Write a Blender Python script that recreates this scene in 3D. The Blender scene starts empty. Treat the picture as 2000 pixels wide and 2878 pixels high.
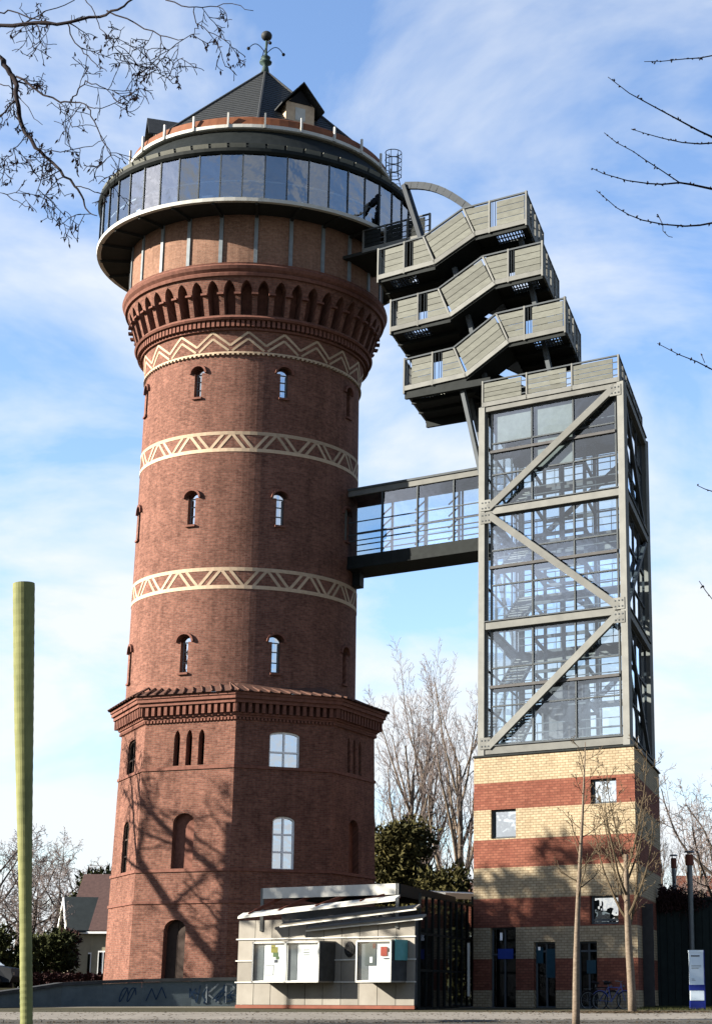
import bpy, math, random
from mathutils import Vector, Matrix
R = math.radians; PI = math.pi
sc = bpy.context.scene
col = sc.collection

# ------------------------------------------------------------------ camera, sky, sun, exposure
F = 5000.0; U0 = 1402.0; V0 = 1439.0; W0, H0 = 2000.0, 2878.0
PITCH = math.atan(1346 / 5000.0); EYE = 0.7
cd = bpy.data.cameras.new('camera'); cam = bpy.data.objects.new('camera', cd); col.objects.link(cam)
cam.location = (0, 0, EYE); cam.rotation_euler = (PI / 2 + PITCH, 0, 0)
cd.sensor_fit = 'VERTICAL'; cd.sensor_height = 36; cd.lens = F / H0 * 36
cd.shift_x = (W0 / 2 - U0) / H0; cd.shift_y = 0
cd.clip_start = 0.1; cd.clip_end = 4000
sc.camera = cam

SUN_EL = 22.0; SUN_TH = -77.0           # heading of the sun, measured from -Y towards +X
sd = Vector((math.sin(R(SUN_TH)) * math.cos(R(SUN_EL)), -math.cos(R(SUN_TH)) * math.cos(R(SUN_EL)), math.sin(R(SUN_EL))))
ld = bpy.data.lights.new('sun', 'SUN'); ld.energy = 5.0; ld.angle = R(0.5); ld.color = (1.0, 0.91, 0.79)
sun = bpy.data.objects.new('sun', ld); col.objects.link(sun); sun.location = (-60, 20, 60)
sun.rotation_euler = sd.to_track_quat('Z', 'Y').to_euler()

w = bpy.data.worlds.new('World'); sc.world = w; w.use_nodes = True
N = w.node_tree.nodes; L = w.node_tree.links; N.clear()
out = N.new('ShaderNodeOutputWorld'); bg = N.new('ShaderNodeBackground'); bg.inputs[1].default_value = 0.058
sky = N.new('ShaderNodeTexSky'); sky.sky_type = 'NISHITA'; sky.sun_disc = False
sky.sun_elevation = R(SUN_EL); sky.sun_rotation = math.atan2(sd.x, sd.y)
sky.air_density = 1.0; sky.dust_density = 0.6; sky.ozone_density = 2.2; sky.altitude = 50
tc = N.new('ShaderNodeTexCoord')
sep = N.new('ShaderNodeSeparateXYZ'); L.new(tc.outputs['Generated'], sep.inputs[0])
def wm(op, a, b, clamp=False):
    n = N.new('ShaderNodeMath'); n.operation = op; n.use_clamp = clamp
    for i, x in enumerate((a, b)):
        if x is None: continue
        if isinstance(x, (int, float)): n.inputs[i].default_value = x
        else: L.new(x, n.inputs[i])
    return n.outputs[0]
zc = wm('MAXIMUM', sep.outputs[2], 0.0)
den = wm('ADD', zc, 0.22)
px = wm('DIVIDE', sep.outputs[0], den); py = wm('DIVIDE', sep.outputs[1], den)
cmb = N.new('ShaderNodeCombineXYZ'); L.new(px, cmb.inputs[0]); L.new(py, cmb.inputs[1])
nz = N.new('ShaderNodeTexNoise'); nz.inputs['Scale'].default_value = 2.5; nz.inputs['Detail'].default_value = 7
nz.inputs['Roughness'].default_value = 0.56; nz.inputs['Distortion'].default_value = 0.35
L.new(cmb.outputs[0], nz.inputs['Vector'])
hz = wm('MULTIPLY', wm('SUBTRACT', 0.44, zc), 1.95)         # more cloud seen edge-on towards the horizon
cl = wm('ADD', wm('MULTIPLY', wm('SUBTRACT', nz.outputs[0], 0.5), 4.4), hz)
cl = wm('ADD', cl, 0.20, True)
cl = wm('MULTIPLY', cl, 0.95)
mix = N.new('ShaderNodeMix'); mix.data_type = 'RGBA'
L.new(cl, mix.inputs[0]); 
bl = N.new('ShaderNodeMix'); bl.data_type = 'RGBA'; bl.blend_type = 'MULTIPLY'; bl.inputs[0].default_value = 1
L.new(sky.outputs[0], bl.inputs[6]); bl.inputs[7].default_value = (1.0, 1.03, 1.12, 1)
L.new(bl.outputs[2], mix.inputs[6]); mix.inputs[7].default_value = (3.5, 3.65, 3.8, 1)
L.new(mix.outputs[2], bg.inputs[0]); L.new(bg.outputs[0], out.inputs[0])

sc.render.engine = 'CYCLES'
vs = sc.view_settings; vs.view_transform = 'Standard'; vs.look = 'None'; vs.exposure = 2.25; vs.gamma = 1.0; vs.use_curve_mapping = False
sc.cycles.max_bounces = 8; sc.cycles.transparent_max_bounces = 24; sc.cycles.caustics_reflective = False; sc.cycles.caustics_refractive = False

# ------------------------------------------------------------------ photo pixel -> point helpers
CP, SP = math.cos(PITCH), math.sin(PITCH)
K = 2000 / 1596.0
def ray(u, v):
    dx = (u - U0) / F; dy = (V0 - v) / F
    return Vector((dx, CP - dy * SP, SP + dy * CP))
def at(u, v, Y):
    d = ray(u, v); t = Y / d.y
    return Vector((d.x * t, Y, EYE + d.z * t))
def atZ(u, v, z):
    d = ray(u, v); t = (z - EYE) / d.z
    return Vector((d.x * t, d.y * t, z))
def gz(x, y):                                    # ground height: level round the buildings, falling towards the street
    if y < 52: g = -0.9 * min(1, (52 - y) / 32.0)
    elif y < 68: g = 0.0
    else: g = 0.10 * min(1, (y - 68) / 8)
    return g

# ------------------------------------------------------------------ materials
M = {}
ALB = 0.61                                       # photograph is exposed bright: keep base colours on the dark side
KEEP = ('paper', 'white_paint', 'sign_white', 'white_metal')
def mat(name, c, c2=None, rough=0.7, metal=0.0, scale=3.0, bump=0.0, bscale=30.0, spec=0.08, stretch=None):
    m = bpy.data.materials.new(name); m.use_nodes = True; n = m.node_tree.nodes; l = m.node_tree.links
    b = n['Principled BSDF']; b.inputs['Roughness'].default_value = rough; b.inputs['Metallic'].default_value = metal
    b.inputs['Specular IOR Level'].default_value = spec
    t = n.new('ShaderNodeTexCoord'); mp = n.new('ShaderNodeMapping'); l.new(t.outputs['Object'], mp.inputs[0])
    if stretch: mp.inputs['Scale'].default_value = stretch
    c2 = c2 or tuple(x * 0.75 for x in c)
    if name not in KEEP: c, c2 = tuple(x * ALB for x in c), tuple(x * ALB for x in c2)
    z = n.new('ShaderNodeTexNoise'); z.inputs['Scale'].default_value = scale; z.inputs['Detail'].default_value = 6; z.inputs['Roughness'].default_value = 0.65
    l.new(mp.outputs[0], z.inputs['Vector'])
    r = n.new('ShaderNodeValToRGB'); r.color_ramp.elements[0].position = 0.32; r.color_ramp.elements[1].position = 0.68
    r.color_ramp.elements[0].color = (*c2, 1); r.color_ramp.elements[1].color = (*c, 1)
    l.new(z.outputs[0], r.inputs[0]); l.new(r.outputs[0], b.inputs['Base Color'])
    if name in ('panel', 'kiosk_panel', 'fence_dark', 'cream_trim', 'steel'):          # piece-to-piece variation
        oi = n.new('ShaderNodeObjectInfo'); mr = n.new('ShaderNodeMapRange'); mr.inputs['To Min'].default_value = 0.80; mr.inputs['To Max'].default_value = 1.14
        l.new(oi.outputs['Random'], mr.inputs[0]); mm = n.new('ShaderNodeMix'); mm.data_type = 'RGBA'; mm.blend_type = 'MULTIPLY'; mm.inputs[0].default_value = 1
        l.new(r.outputs[0], mm.inputs[6]); l.new(mr.outputs[0], mm.inputs[7]); l.new(mm.outputs[2], b.inputs['Base Color'])
    if bump:
        z2 = n.new('ShaderNodeTexNoise'); z2.inputs['Scale'].default_value = bscale; z2.inputs['Detail'].default_value = 4
        l.new(mp.outputs[0], z2.inputs['Vector'])
        bp = n.new('ShaderNodeBump'); bp.inputs['Strength'].default_value = bump; bp.inputs['Distance'].default_value = 0.02
        l.new(z2.outputs[0], bp.inputs['Height']); l.new(bp.outputs[0], b.inputs['Normal'])
    M[name] = m; return m
def brick(name, c1, c2, mortar, bw=0.26, rh=0.078, msize=0.012, var=0.35, blot=0.5):
    c1, c2, mortar = (tuple(x * ALB for x in q) for q in (c1, c2, mortar))
    m = bpy.data.materials.new(name); m.use_nodes = True; n = m.node_tree.nodes; l = m.node_tree.links
    b = n['Principled BSDF']; b.inputs['Roughness'].default_value = 0.9; b.inputs['Specular IOR Level'].default_value = 0.05
    uv = n.new('ShaderNodeUVMap'); uv.uv_map = 'UVMap'
    t = n.new('ShaderNodeTexBrick'); t.inputs['Scale'].default_value = 1.0
    t.inputs['Brick Width'].default_value = bw; t.inputs['Row Height'].default_value = rh; t.inputs['Mortar Size'].default_value = msize
    t.inputs['Mortar Smooth'].default_value = 0.2; t.inputs['Bias'].default_value = -0.1
    t.inputs['Color1'].default_value = (*c1, 1); t.inputs['Color2'].default_value = (*c2, 1); t.inputs['Mortar'].default_value = (*mortar, 1)
    l.new(uv.outputs[0], t.inputs['Vector'])
    z = n.new('ShaderNodeTexNoise'); z.inputs['Scale'].default_value = 0.9; z.inputs['Detail'].default_value = 8; z.inputs['Roughness'].default_value = 0.7
    tc = n.new('ShaderNodeTexCoord'); l.new(tc.outputs['Object'], z.inputs['Vector'])
    z3 = n.new('ShaderNodeTexNoise'); z3.inputs['Scale'].default_value = 7; z3.inputs['Detail'].default_value = 3
    l.new(uv.outputs[0], z3.inputs['Vector'])
    ad = n.new('ShaderNodeMath'); ad.operation = 'ADD'; l.new(z.outputs[0], ad.inputs[0]); l.new(z3.outputs[0], ad.inputs[1])
    r = n.new('ShaderNodeMapRange'); r.inputs['From Min'].default_value = 0.7; r.inputs['From Max'].default_value = 1.3
    r.inputs['To Min'].default_value = 1 - blot; r.inputs['To Max'].default_value = 1 + blot * 0.6
    mp = n.new('ShaderNodeMapping'); mp.inputs['Scale'].default_value = (1.6, 1.6, 0.10); l.new(tc.outputs['Object'], mp.inputs[0])
    z4 = n.new('ShaderNodeTexNoise'); z4.inputs['Scale'].default_value = 1.5; z4.inputs['Detail'].default_value = 6; z4.inputs['Roughness'].default_value = 0.7; l.new(mp.outputs[0], z4.inputs['Vector'])
    a2 = n.new('ShaderNodeMath'); a2.operation = 'MULTIPLY_ADD'; a2.inputs[1].default_value = 0.8; l.new(z4.outputs[0], a2.inputs[0]); l.new(ad.outputs[0], a2.inputs[2])
    a3 = n.new('ShaderNodeMath'); a3.operation = 'SUBTRACT'; a3.inputs[1].default_value = 0.4; l.new(a2.outputs[0], a3.inputs[0])
    l.new(a3.outputs[0], r.inputs[0])
    mx = n.new('ShaderNodeMix'); mx.data_type = 'RGBA'; mx.blend_type = 'MULTIPLY'; mx.inputs[0].default_value = 1
    l.new(t.outputs['Color'], mx.inputs[6]); l.new(r.outputs[0], mx.inputs[7]); l.new(mx.outputs[2], b.inputs['Base Color'])
    bp = n.new('ShaderNodeBump'); bp.inputs['Strength'].default_value = 0.5; bp.inputs['Distance'].default_value = 0.012; bp.invert = True
    l.new(t.outputs['Fac'], bp.inputs['Height']); l.new(bp.outputs[0], b.inputs['Normal'])
    M[name] = m; return m
def glass(name, tint, refl, base, ior=1.5, gcol=(0.95, 0.97, 1.0), rough=0.01, wav=0.0):
    m = bpy.data.materials.new(name); m.use_nodes = True; n = m.node_tree.nodes; l = m.node_tree.links; n.clear()
    o = n.new('ShaderNodeOutputMaterial'); tr = n.new('ShaderNodeBsdfTransparent'); tr.inputs[0].default_value = (*tint, 1)
    g = n.new('ShaderNodeBsdfGlossy'); g.inputs[0].default_value = (*gcol, 1); g.inputs['Roughness'].default_value = rough
    fr = n.new('ShaderNodeFresnel'); fr.inputs[0].default_value = ior
    a = n.new('ShaderNodeMath'); a.operation = 'MULTIPLY_ADD'; a.inputs[1].default_value = refl; a.inputs[2].default_value = base; a.use_clamp = True
    l.new(fr.outputs[0], a.inputs[0])
    x = n.new('ShaderNodeMixShader'); l.new(a.outputs[0], x.inputs[0]); l.new(tr.outputs[0], x.inputs[1]); l.new(g.outputs[0], x.inputs[2])
    if wav:
        z = n.new('ShaderNodeTexNoise'); z.inputs['Scale'].default_value = 1.7; tc = n.new('ShaderNodeTexCoord'); l.new(tc.outputs['Object'], z.inputs[0])
        bp = n.new('ShaderNodeBump'); bp.inputs['Strength'].default_value = wav; bp.inputs['Distance'].default_value = 0.05
        l.new(z.outputs[0], bp.inputs['Height']); l.new(bp.outputs[0], g.inputs['Normal'])
    l.new(x.outputs[0], o.inputs[0]); M[name] = m; return m

brick('red_brick', (0.222, 0.10, 0.070), (0.130, 0.052, 0.038), (0.17, 0.108, 0.084), blot=0.42)
brick('shaft_brick', (0.238, 0.108, 0.078), (0.145, 0.061, 0.045), (0.18, 0.115, 0.089), blot=0.42)
brick('drum_brick', (0.265, 0.152, 0.105), (0.215, 0.115, 0.078), (0.23, 0.15, 0.11), blot=0.3)
brick('cream_band', (0.40, 0.335, 0.225), (0.32, 0.255, 0.165), (0.225, 0.17, 0.105), bw=0.25, rh=0.105, msize=0.014, blot=0.22)
brick('red_band', (0.225, 0.088, 0.058), (0.16, 0.056, 0.038), (0.13, 0.052, 0.037), bw=0.25, rh=0.105, msize=0.014, blot=0.22)
mat('cream_trim', (0.560, 0.440, 0.310), (0.450, 0.340, 0.235), rough=0.85, scale=6)
mat('brick_trim', (0.215, 0.098, 0.072), (0.130, 0.058, 0.042), rough=0.85, scale=5)
mat('dark_tile', (0.140, 0.070, 0.049), (0.070, 0.042, 0.035), rough=0.8, scale=4)
mat('slate', (0.051, 0.054, 0.054), (0.030, 0.033, 0.033), rough=0.55, scale=5, bump=0.4, bscale=12, stretch=(1, 1, 5))
mat('copper', (0.220, 0.085, 0.040), (0.140, 0.055, 0.028), rough=0.6, scale=2)
mat('verdigris', (0.050, 0.085, 0.075), (0.035, 0.060, 0.055), rough=0.6)
mat('dark_metal', (0.018, 0.022, 0.022), (0.011, 0.014, 0.014), rough=0.7, spec=0.06)
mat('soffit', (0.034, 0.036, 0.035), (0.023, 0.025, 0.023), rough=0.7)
mat('fascia', (0.170, 0.175, 0.150), rough=0.6)
mat('shaded_blue_steel', (0.035, 0.045, 0.055), rough=0.6)  # shade on the arched hood is put into this dark steel colour
mat('white_metal', (0.360, 0.360, 0.330), (0.290, 0.290, 0.265), rough=0.5, scale=2)
mat('steel', (0.200, 0.205, 0.190), (0.150, 0.155, 0.145), rough=0.7, scale=1.5, spec=0.08)
mat('grey_steel', (0.080, 0.092, 0.100), (0.060, 0.070, 0.076), rough=0.7, scale=1.5, spec=0.08)
mat('panel', (0.135, 0.142, 0.120), (0.095, 0.100, 0.083), rough=0.6, scale=2.5, stretch=(1, 1, 3))
mat('pale_steel', (0.225, 0.260, 0.280), rough=0.5)
mat('kiosk_panel', (0.270, 0.255, 0.220), (0.220, 0.205, 0.175), rough=0.7, scale=1.4)
mat('blind', (0.190, 0.200, 0.180), rough=0.8)
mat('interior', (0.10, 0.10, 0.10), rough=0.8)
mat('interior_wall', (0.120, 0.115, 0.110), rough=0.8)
mat('white_paint', (0.637, 0.654, 0.646), (0.578, 0.595, 0.595), rough=0.5)
mat('paper', (0.80, 0.80, 0.77), (0.77, 0.77, 0.74), rough=0.5)
mat('rust', (0.20, 0.07, 0.045), rough=0.7)
mat('wood_dark', (0.05, 0.035, 0.028), rough=0.7)
mat('black', (0.012, 0.012, 0.013), rough=0.5)
mat('bark', (0.078, 0.063, 0.051), (0.042, 0.033, 0.027), rough=0.9, scale=8, bump=0.5, bscale=18, stretch=(1, 1, 0.3))
mat('dark_bark', (0.022, 0.016, 0.017), (0.013, 0.010, 0.011), rough=0.9, scale=8)
mat('pale_bark', (0.216, 0.174, 0.132), (0.120, 0.093, 0.066), rough=0.9, scale=9, bump=0.5, bscale=20, stretch=(1, 1, 2.5))
mat('twig', (0.093, 0.075, 0.066), (0.060, 0.048, 0.045), rough=0.9)
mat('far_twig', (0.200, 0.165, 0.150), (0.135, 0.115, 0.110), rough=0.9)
mat('young_twig', (0.119, 0.091, 0.056), (0.077, 0.059, 0.038), rough=0.9)
mat('dry_leaf', (0.112, 0.059, 0.042), (0.063, 0.035, 0.028), rough=0.8, scale=20)
mat('needle', (0.095, 0.082, 0.026), (0.026, 0.030, 0.012), rough=0.8, scale=1.2)
mat('hedge', (0.055, 0.062, 0.018), (0.018, 0.024, 0.009), rough=0.8, scale=2)
mat('red_hedge', (0.050, 0.022, 0.020), (0.028, 0.015, 0.014), rough=0.8, scale=3)
mat('dirt', (0.05, 0.045, 0.04), rough=0.95)
mat('grass', (0.070, 0.073, 0.025), (0.038, 0.042, 0.015), rough=0.9, scale=3)
mat('leaf_litter', (0.119, 0.084, 0.049), (0.063, 0.049, 0.028), rough=0.95, scale=6)
mat('paving', (0.270, 0.250, 0.215), (0.190, 0.175, 0.150), rough=0.9, scale=0.7, bump=0.2)
mat('asphalt', (0.110, 0.102, 0.091), (0.072, 0.066, 0.058), rough=0.9, scale=0.9, bump=0.3)
mat('earth', (0.078, 0.072, 0.042), (0.048, 0.045, 0.027), rough=0.95, scale=0.4)
mat('kerb_stone', (0.180, 0.175, 0.160), rough=0.9)
mat('concrete', (0.125, 0.160, 0.175), (0.080, 0.105, 0.120), rough=0.85, scale=1.3, bump=0.2)
mat('coping', (0.065, 0.070, 0.072), (0.040, 0.043, 0.045), rough=0.85)
mat('graffiti_blue', (0.020, 0.045, 0.090), rough=0.6)
mat('pole_yellow', (0.235, 0.240, 0.095), (0.135, 0.150, 0.062), rough=0.7, scale=3.5, stretch=(1, 1, 0.25))
mat('render_cream', (0.420, 0.390, 0.280), (0.340, 0.310, 0.220), rough=0.85)
mat('roof_brown', (0.105, 0.066, 0.059), (0.070, 0.045, 0.042), rough=0.8, scale=6)
mat('roof_dark', (0.05, 0.06, 0.06), rough=0.7)
mat('roof_red', (0.187, 0.072, 0.044), rough=0.8)
mat('fence_dark', (0.020, 0.030, 0.028), (0.012, 0.018, 0.018), rough=0.7)
mat('galvanised', (0.180, 0.198, 0.204), (0.132, 0.150, 0.156), rough=0.45, metal=0.5)
mat('sign_white', (0.496, 0.576, 0.624), (0.464, 0.544, 0.600), rough=0.4)
mat('sign_blue', (0.03, 0.05, 0.30), rough=0.4)
mat('poster_blue', (0.035, 0.070, 0.330), rough=0.5)
mat('poster_cyan', (0.020, 0.060, 0.085), rough=0.5)
mat('poster_teal', (0.12, 0.36, 0.37), rough=0.5)
mat('poster_red', (0.60, 0.06, 0.03), rough=0.5)
mat('poster_grey', (0.16, 0.19, 0.18), rough=0.5)
mat('poster_yellow', (0.50, 0.45, 0.08), rough=0.5)
mat('poster_green', (0.18, 0.28, 0.12), rough=0.5)
mat('ink', (0.10, 0.11, 0.14), rough=0.6)
mat('tyre', (0.015, 0.015, 0.016), rough=0.8)
mat('bike_blue', (0.03, 0.06, 0.28), rough=0.35, spec=0.5)
mat('car_paint', (0.012, 0.015, 0.020), rough=0.6, spec=0.1)
glass('gallery_glass', (0.62, 0.72, 0.83), 1.0, 0.18, 1.5, wav=0.25)
glass('tower_glass', (0.80, 0.89, 0.95), 0.9, 0.08, 1.5, wav=0.04)
glass('window_glass', (0.25, 0.3, 0.34), 0.8, 0.55, 1.5, wav=0.12)
glass('dark_glass', (0.25, 0.30, 0.32), 0.7, 0.04, 1.45, wav=0.1)
glass('clear_glass', (0.9, 0.93, 0.93), 0.6, 0.02, 1.45)

# ------------------------------------------------------------------ mesh collector
ORG = {}
class MB:
    def __init__(s): s.v = []; s.f = []; s.uv = []
    def quad(s, *p, uv=None):
        i = len(s.v); s.v += [tuple(q) for q in p]; s.f.append(tuple(range(i, i + len(p))))
        s.uv += uv if uv else [(0, 0)] * len(p)
    def para(s, o, a, b, c):                         # box centred on o with half vectors a, b, c
        o, a, b, c = map(Vector, (o, a, b, c)); i = len(s.v)
        if a.cross(b).dot(c) < 0: a = -a
        for z in (-1, 1):
            for y in (-1, 1):
                for x in (-1, 1): s.v.append(tuple(o + x * a + y * b + z * c))
        for q in ((0, 2, 3, 1), (4, 5, 7, 6), (0, 1, 5, 4), (2, 6, 7, 3), (0, 4, 6, 2), (1, 3, 7, 5)):
            s.f.append(tuple(i + k for k in q)); s.uv += [(s.v[i + k][0] + s.v[i + k][1], s.v[i + k][2]) for k in q]
    def box(s, x0, x1, y0, y1, z0, z1):
        s.para(((x0 + x1) / 2, (y0 + y1) / 2, (z0 + z1) / 2), ((x1 - x0) / 2, 0, 0), (0, (y1 - y0) / 2, 0), (0, 0, (z1 - z0) / 2)); return s
    def bar(s, p, q, w, h, up=(0, 0, 1)):
        p, q = Vector(p), Vector(q); d = q - p; up = Vector(up)
        if d.length < 1e-6: return s
        sd_ = d.cross(up)
        if sd_.length < 1e-5: sd_ = d.cross(Vector((1, 0, 0)))
        sd_.normalize(); u2 = sd_.cross(d).normalized()
        s.para((p + q) / 2, d / 2, sd_ * w / 2, u2 * h / 2); return s
    def tube(s, pts, rad, n=6, cap=True):
        pts = [Vector(p) for p in pts]; i0 = len(s.v); k = len(pts)
        if isinstance(rad, (int, float)): rad = [rad] * k
        ref = None
        for j, p in enumerate(pts):
            d = (pts[min(j + 1, k - 1)] - pts[max(j - 1, 0)])
            d = d.normalized() if d.length > 1e-9 else Vector((0, 0, 1))
            if ref is None: ref = d.orthogonal()
            a = (ref - d * ref.dot(d)); a = a.normalized() if a.length > 1e-6 else d.orthogonal().normalized()
            ref = a; b = d.cross(a)
            for t in range(n):
                an = 2 * PI * t / n; q = p + (a * math.cos(an) + b * math.sin(an)) * rad[j]; s.v.append((q.x, q.y, q.z))
        for j in range(k - 1):
            for t in range(n):
                t2 = (t + 1) % n; s.f.append((i0 + j * n + t, i0 + j * n + t2, i0 + (j + 1) * n + t2, i0 + (j + 1) * n + t)); s.uv += [(0, 0)] * 4
        if cap and n > 2:
            s.f.append(tuple(i0 + t for t in reversed(range(n)))); s.uv += [(0, 0)] * n
            s.f.append(tuple(i0 + (k - 1) * n + t for t in range(n))); s.uv += [(0, 0)] * n
        return s
    def lathe(s, prof, n=48, c=(0, 0), off=0.0):
        i0 = len(s.v); m = len(prof)
        for j in range(n):
            a = 2 * PI * j / n + off
            for (r, z) in prof: s.v.append((c[0] + r * math.sin(a), c[1] - r * math.cos(a), z))
        for j in range(n):
            j2 = (j + 1) % n
            for q in range(m - 1):
                s.f.append((i0 + j * m + q, i0 + j2 * m + q, i0 + j2 * m + q + 1, i0 + j * m + q + 1))
                r = prof[q][0]; u0 = 2 * PI * j / n * r; u1 = 2 * PI * (j + 1) / n * r
                s.uv += [(u0, prof[q][1]), (u1, prof[q][1]), (u1, prof[q + 1][1]), (u0, prof[q + 1][1])]
        return s
    def mesh(s, name, m, org=(0, 0, 0), smooth=False):
        me = bpy.data.meshes.new(name)
        o = org; me.from_pydata([(a - o[0], b - o[1], c - o[2]) for a, b, c in s.v] if any(o) else s.v, [], s.f)
        me.materials.append(M[m])
        ul = me.uv_layers.new(name='UVMap')
        ul.data.foreach_set('uv', [x for p in s.uv for x in p])
        if smooth: me.shade_smooth()
        return me
    def build(s, name, m, parent=None, world=False, org=(0, 0, 0), smooth=False):
        if parent is not None and world: org = ORG[parent.name]
        o = bpy.data.objects.new(name, s.mesh(name, m, org, smooth)); col.objects.link(o)
        if parent is not None:
            o.parent = parent; ORG[o.name] = ORG[parent.name]
        else:
            o.location = org; ORG[o.name] = tuple(org)
        return o
def place(name, me, parent, loc=(0, 0, 0), rz=0.0):
    o = bpy.data.objects.new(name, me); col.objects.link(o); o.parent = parent; o.location = loc; o.rotation_euler = (0, 0, rz)
    ORG[o.name] = ORG[parent.name]; return o
def empty(name, loc, label, cat, group=None):
    o = bpy.data.objects.new(name, None); col.objects.link(o); o.location = loc; o.empty_display_size = 0.5
    ORG[o.name] = tuple(loc); return tag(o, label, cat, group)
def tag(o, label=None, cat=None, group=None, kind=None):
    if label: o['label'] = label
    if cat: o['category'] = cat
    if group: o['group'] = group
    if kind: o['kind'] = kind
    return o

# wall with openings.  segment = (sa, zb_a, zt_a, sb, zb_b, zt_b)
def lerp(a, b, t): return a + (b - a) * t
def rect(s, wd, zb, zt): return [(s - wd / 2, zb, zt, s + wd / 2, zb, zt)]
def arch(s, wd, zb, zs, rise, n=8, pointed=False):
    def top(x):
        t = abs(x) / (wd / 2)
        return zs + rise * (math.sqrt(max(0, 1 - ((t + .45) / 1.45) ** 2)) / .9506 if pointed else math.sqrt(max(0, 1 - t * t)))
    xs = [-wd / 2 * math.cos(PI * i / n) for i in range(n + 1)]
    return [(s + xs[i], zb, top(xs[i]), s + xs[i + 1], zb, top(xs[i + 1])) for i in range(n)]
def keyhole(s, wd, zb, zs, hw, rise, n=10):
    g = []
    a = arch(s, hw, zs, zs, rise, n); cut = [s - wd / 2, s + wd / 2]
    for (sa, _, ta, sb, _, tb) in a:
        xs = sorted({sa, sb} | {c for c in cut if sa < c < sb})
        for x0, x1 in zip(xs, xs[1:]):
            m = (x0 + x1) / 2; b = zb if abs(m - s) < wd / 2 else zs
            g.append((x0, b, lerp(ta, tb, (x0 - sa) / (sb - sa)), x1, b, lerp(ta, tb, (x1 - sa) / (sb - sa))))
    return g
def wall(mb, f, s0, s1, z0, z1, ops, depth, ds, us=1.0):
    bs = {s0, s1}; n = max(1, round((s1 - s0) / ds))
    bs |= {s0 + (s1 - s0) * i / n for i in range(n + 1)}
    for op in ops:
        for g in op: bs |= {x for x in (g[0], g[3]) if s0 < x < s1}
    bs = sorted(bs); clip = lambda z: min(max(z, z0), z1)
    def Q(a, b, za0, zb0, za1, zb1):
        p = [(a, za0), (b, zb0), (b, zb1), (a, za1)]
        mb.quad(*[f(s, z, 0) for s, z in p], uv=[(s * us, z) for s, z in p])
    for a, b in zip(bs, bs[1:]):
        if b - a < 1e-6: continue
        m = (a + b) / 2; cuts = []
        for op in ops:
            for (sa, ba, ta, sb, bb, tb) in op:
                if sa <= m <= sb:
                    ia, ib = (a - sa) / (sb - sa), (b - sa) / (sb - sa)
                    c = tuple(clip(x) for x in (lerp(ba, bb, ia), lerp(ba, bb, ib), lerp(ta, tb, ia), lerp(ta, tb, ib)))
                    if c[2] - c[0] > 1e-5 or c[3] - c[1] > 1e-5: cuts.append(c)
        cuts.sort(); ca = cb = z0
        for (x0, x1, y0, y1) in cuts:
            if x0 > ca + 1e-6 or x1 > cb + 1e-6: Q(a, b, ca, cb, x0, x1)
            ca, cb = y0, y1
        if ca < z1 - 1e-6 or cb < z1 - 1e-6: Q(a, b, ca, cb, z1, z1)
    def rev(p, q):
        if depth <= 0: return
        mb.quad(f(p[0], p[1], 0), f(q[0], q[1], 0), f(q[0], q[1], depth), f(p[0], p[1], depth), uv=[(p[0] * us, p[1]), (q[0] * us, q[1]), (q[0] * us, q[1] + depth), (p[0] * us, p[1] + depth)])
    for op in ops:
        for i, (sa, ba, ta, sb, bb, tb) in enumerate(op):
            if ba > z0 + 1e-6 and ba < z1: rev((sa, ba), (sb, bb))
            if ta < z1 - 1e-6 and tb > z0: rev((sb, clip(tb)), (sa, clip(ta)))
            pb, pt = (op[i - 1][4], op[i - 1][5]) if i else (None, None)
            if i == 0: rev((sa, clip(ta)), (sa, clip(ba)))
            elif abs(pb - ba) > 1e-4: rev((sa, clip(pb)), (sa, clip(ba)))
            if i == len(op) - 1: rev((sb, clip(bb)), (sb, clip(tb)))
def pane_cells(f, op, depth, sa, sb, za, zb):
    mb = MB()
    for (a, b0, t0, b, b1, t1) in op:
        x0, x1 = max(a, sa), min(b, sb)
        if x1 - x0 < 1e-6: continue
        q = lambda x, u, v: lerp(u, v, (x - a) / (b - a))
        l0, l1 = max(q(x0, b0, b1), za), max(q(x1, b0, b1), za); h0, h1 = min(q(x0, t0, t1), zb), min(q(x1, t0, t1), zb)
        if h0 - l0 < 1e-5 and h1 - l1 < 1e-5: continue
        mb.quad(f(x0, l0, depth), f(x1, l1, depth), f(x1, max(h1, l1), depth), f(x0, max(h0, l0), depth))
    return mb
def window(parent, f, op, depth, ss=(), zz=(), fm='white_paint', gm='window_glass', fw=0.06, wname='window', world=False):
    s0, s1 = op[0][0], op[-1][3]; zb = min(g[1] for g in op); zt = max(max(g[2], g[5]) for g in op)
    fr = MB(); d = depth - 0.03
    def b(a, c): fr.bar(f(a[0], a[1], d), f(c[0], c[1], d), fw, fw)
    b((s0, zb + fw / 2), (s1, zb + fw / 2)); b((s0 + fw / 2, zb), (s0 + fw / 2, op[0][2])); b((s1 - fw / 2, zb), (s1 - fw / 2, op[-1][5]))
    for g in op: b((g[0], g[2] - fw / 2), (g[3], g[5] - fw / 2))
    def topat(s):
        for g in op:
            if g[0] <= s <= g[3]: return lerp(g[2], g[5], (s - g[0]) / (g[3] - g[0]))
        return zt
    for s in ss: b((s, zb), (s, topat(s)))
    for z in zz: b((s0, z), (s1, z))
    wo = fr.build(wname, fm, parent, world=world)
    S = [s0] + list(ss) + [s1]; Z = [zb] + list(zz) + [zt]
    for i in range(len(S) - 1):
        for j in range(len(Z) - 1):
            mb = pane_cells(f, op, depth, S[i], S[i + 1], Z[j], Z[j + 1])
            if mb.f: mb.build('pane', gm, wo, world=world)
    return wo

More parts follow.
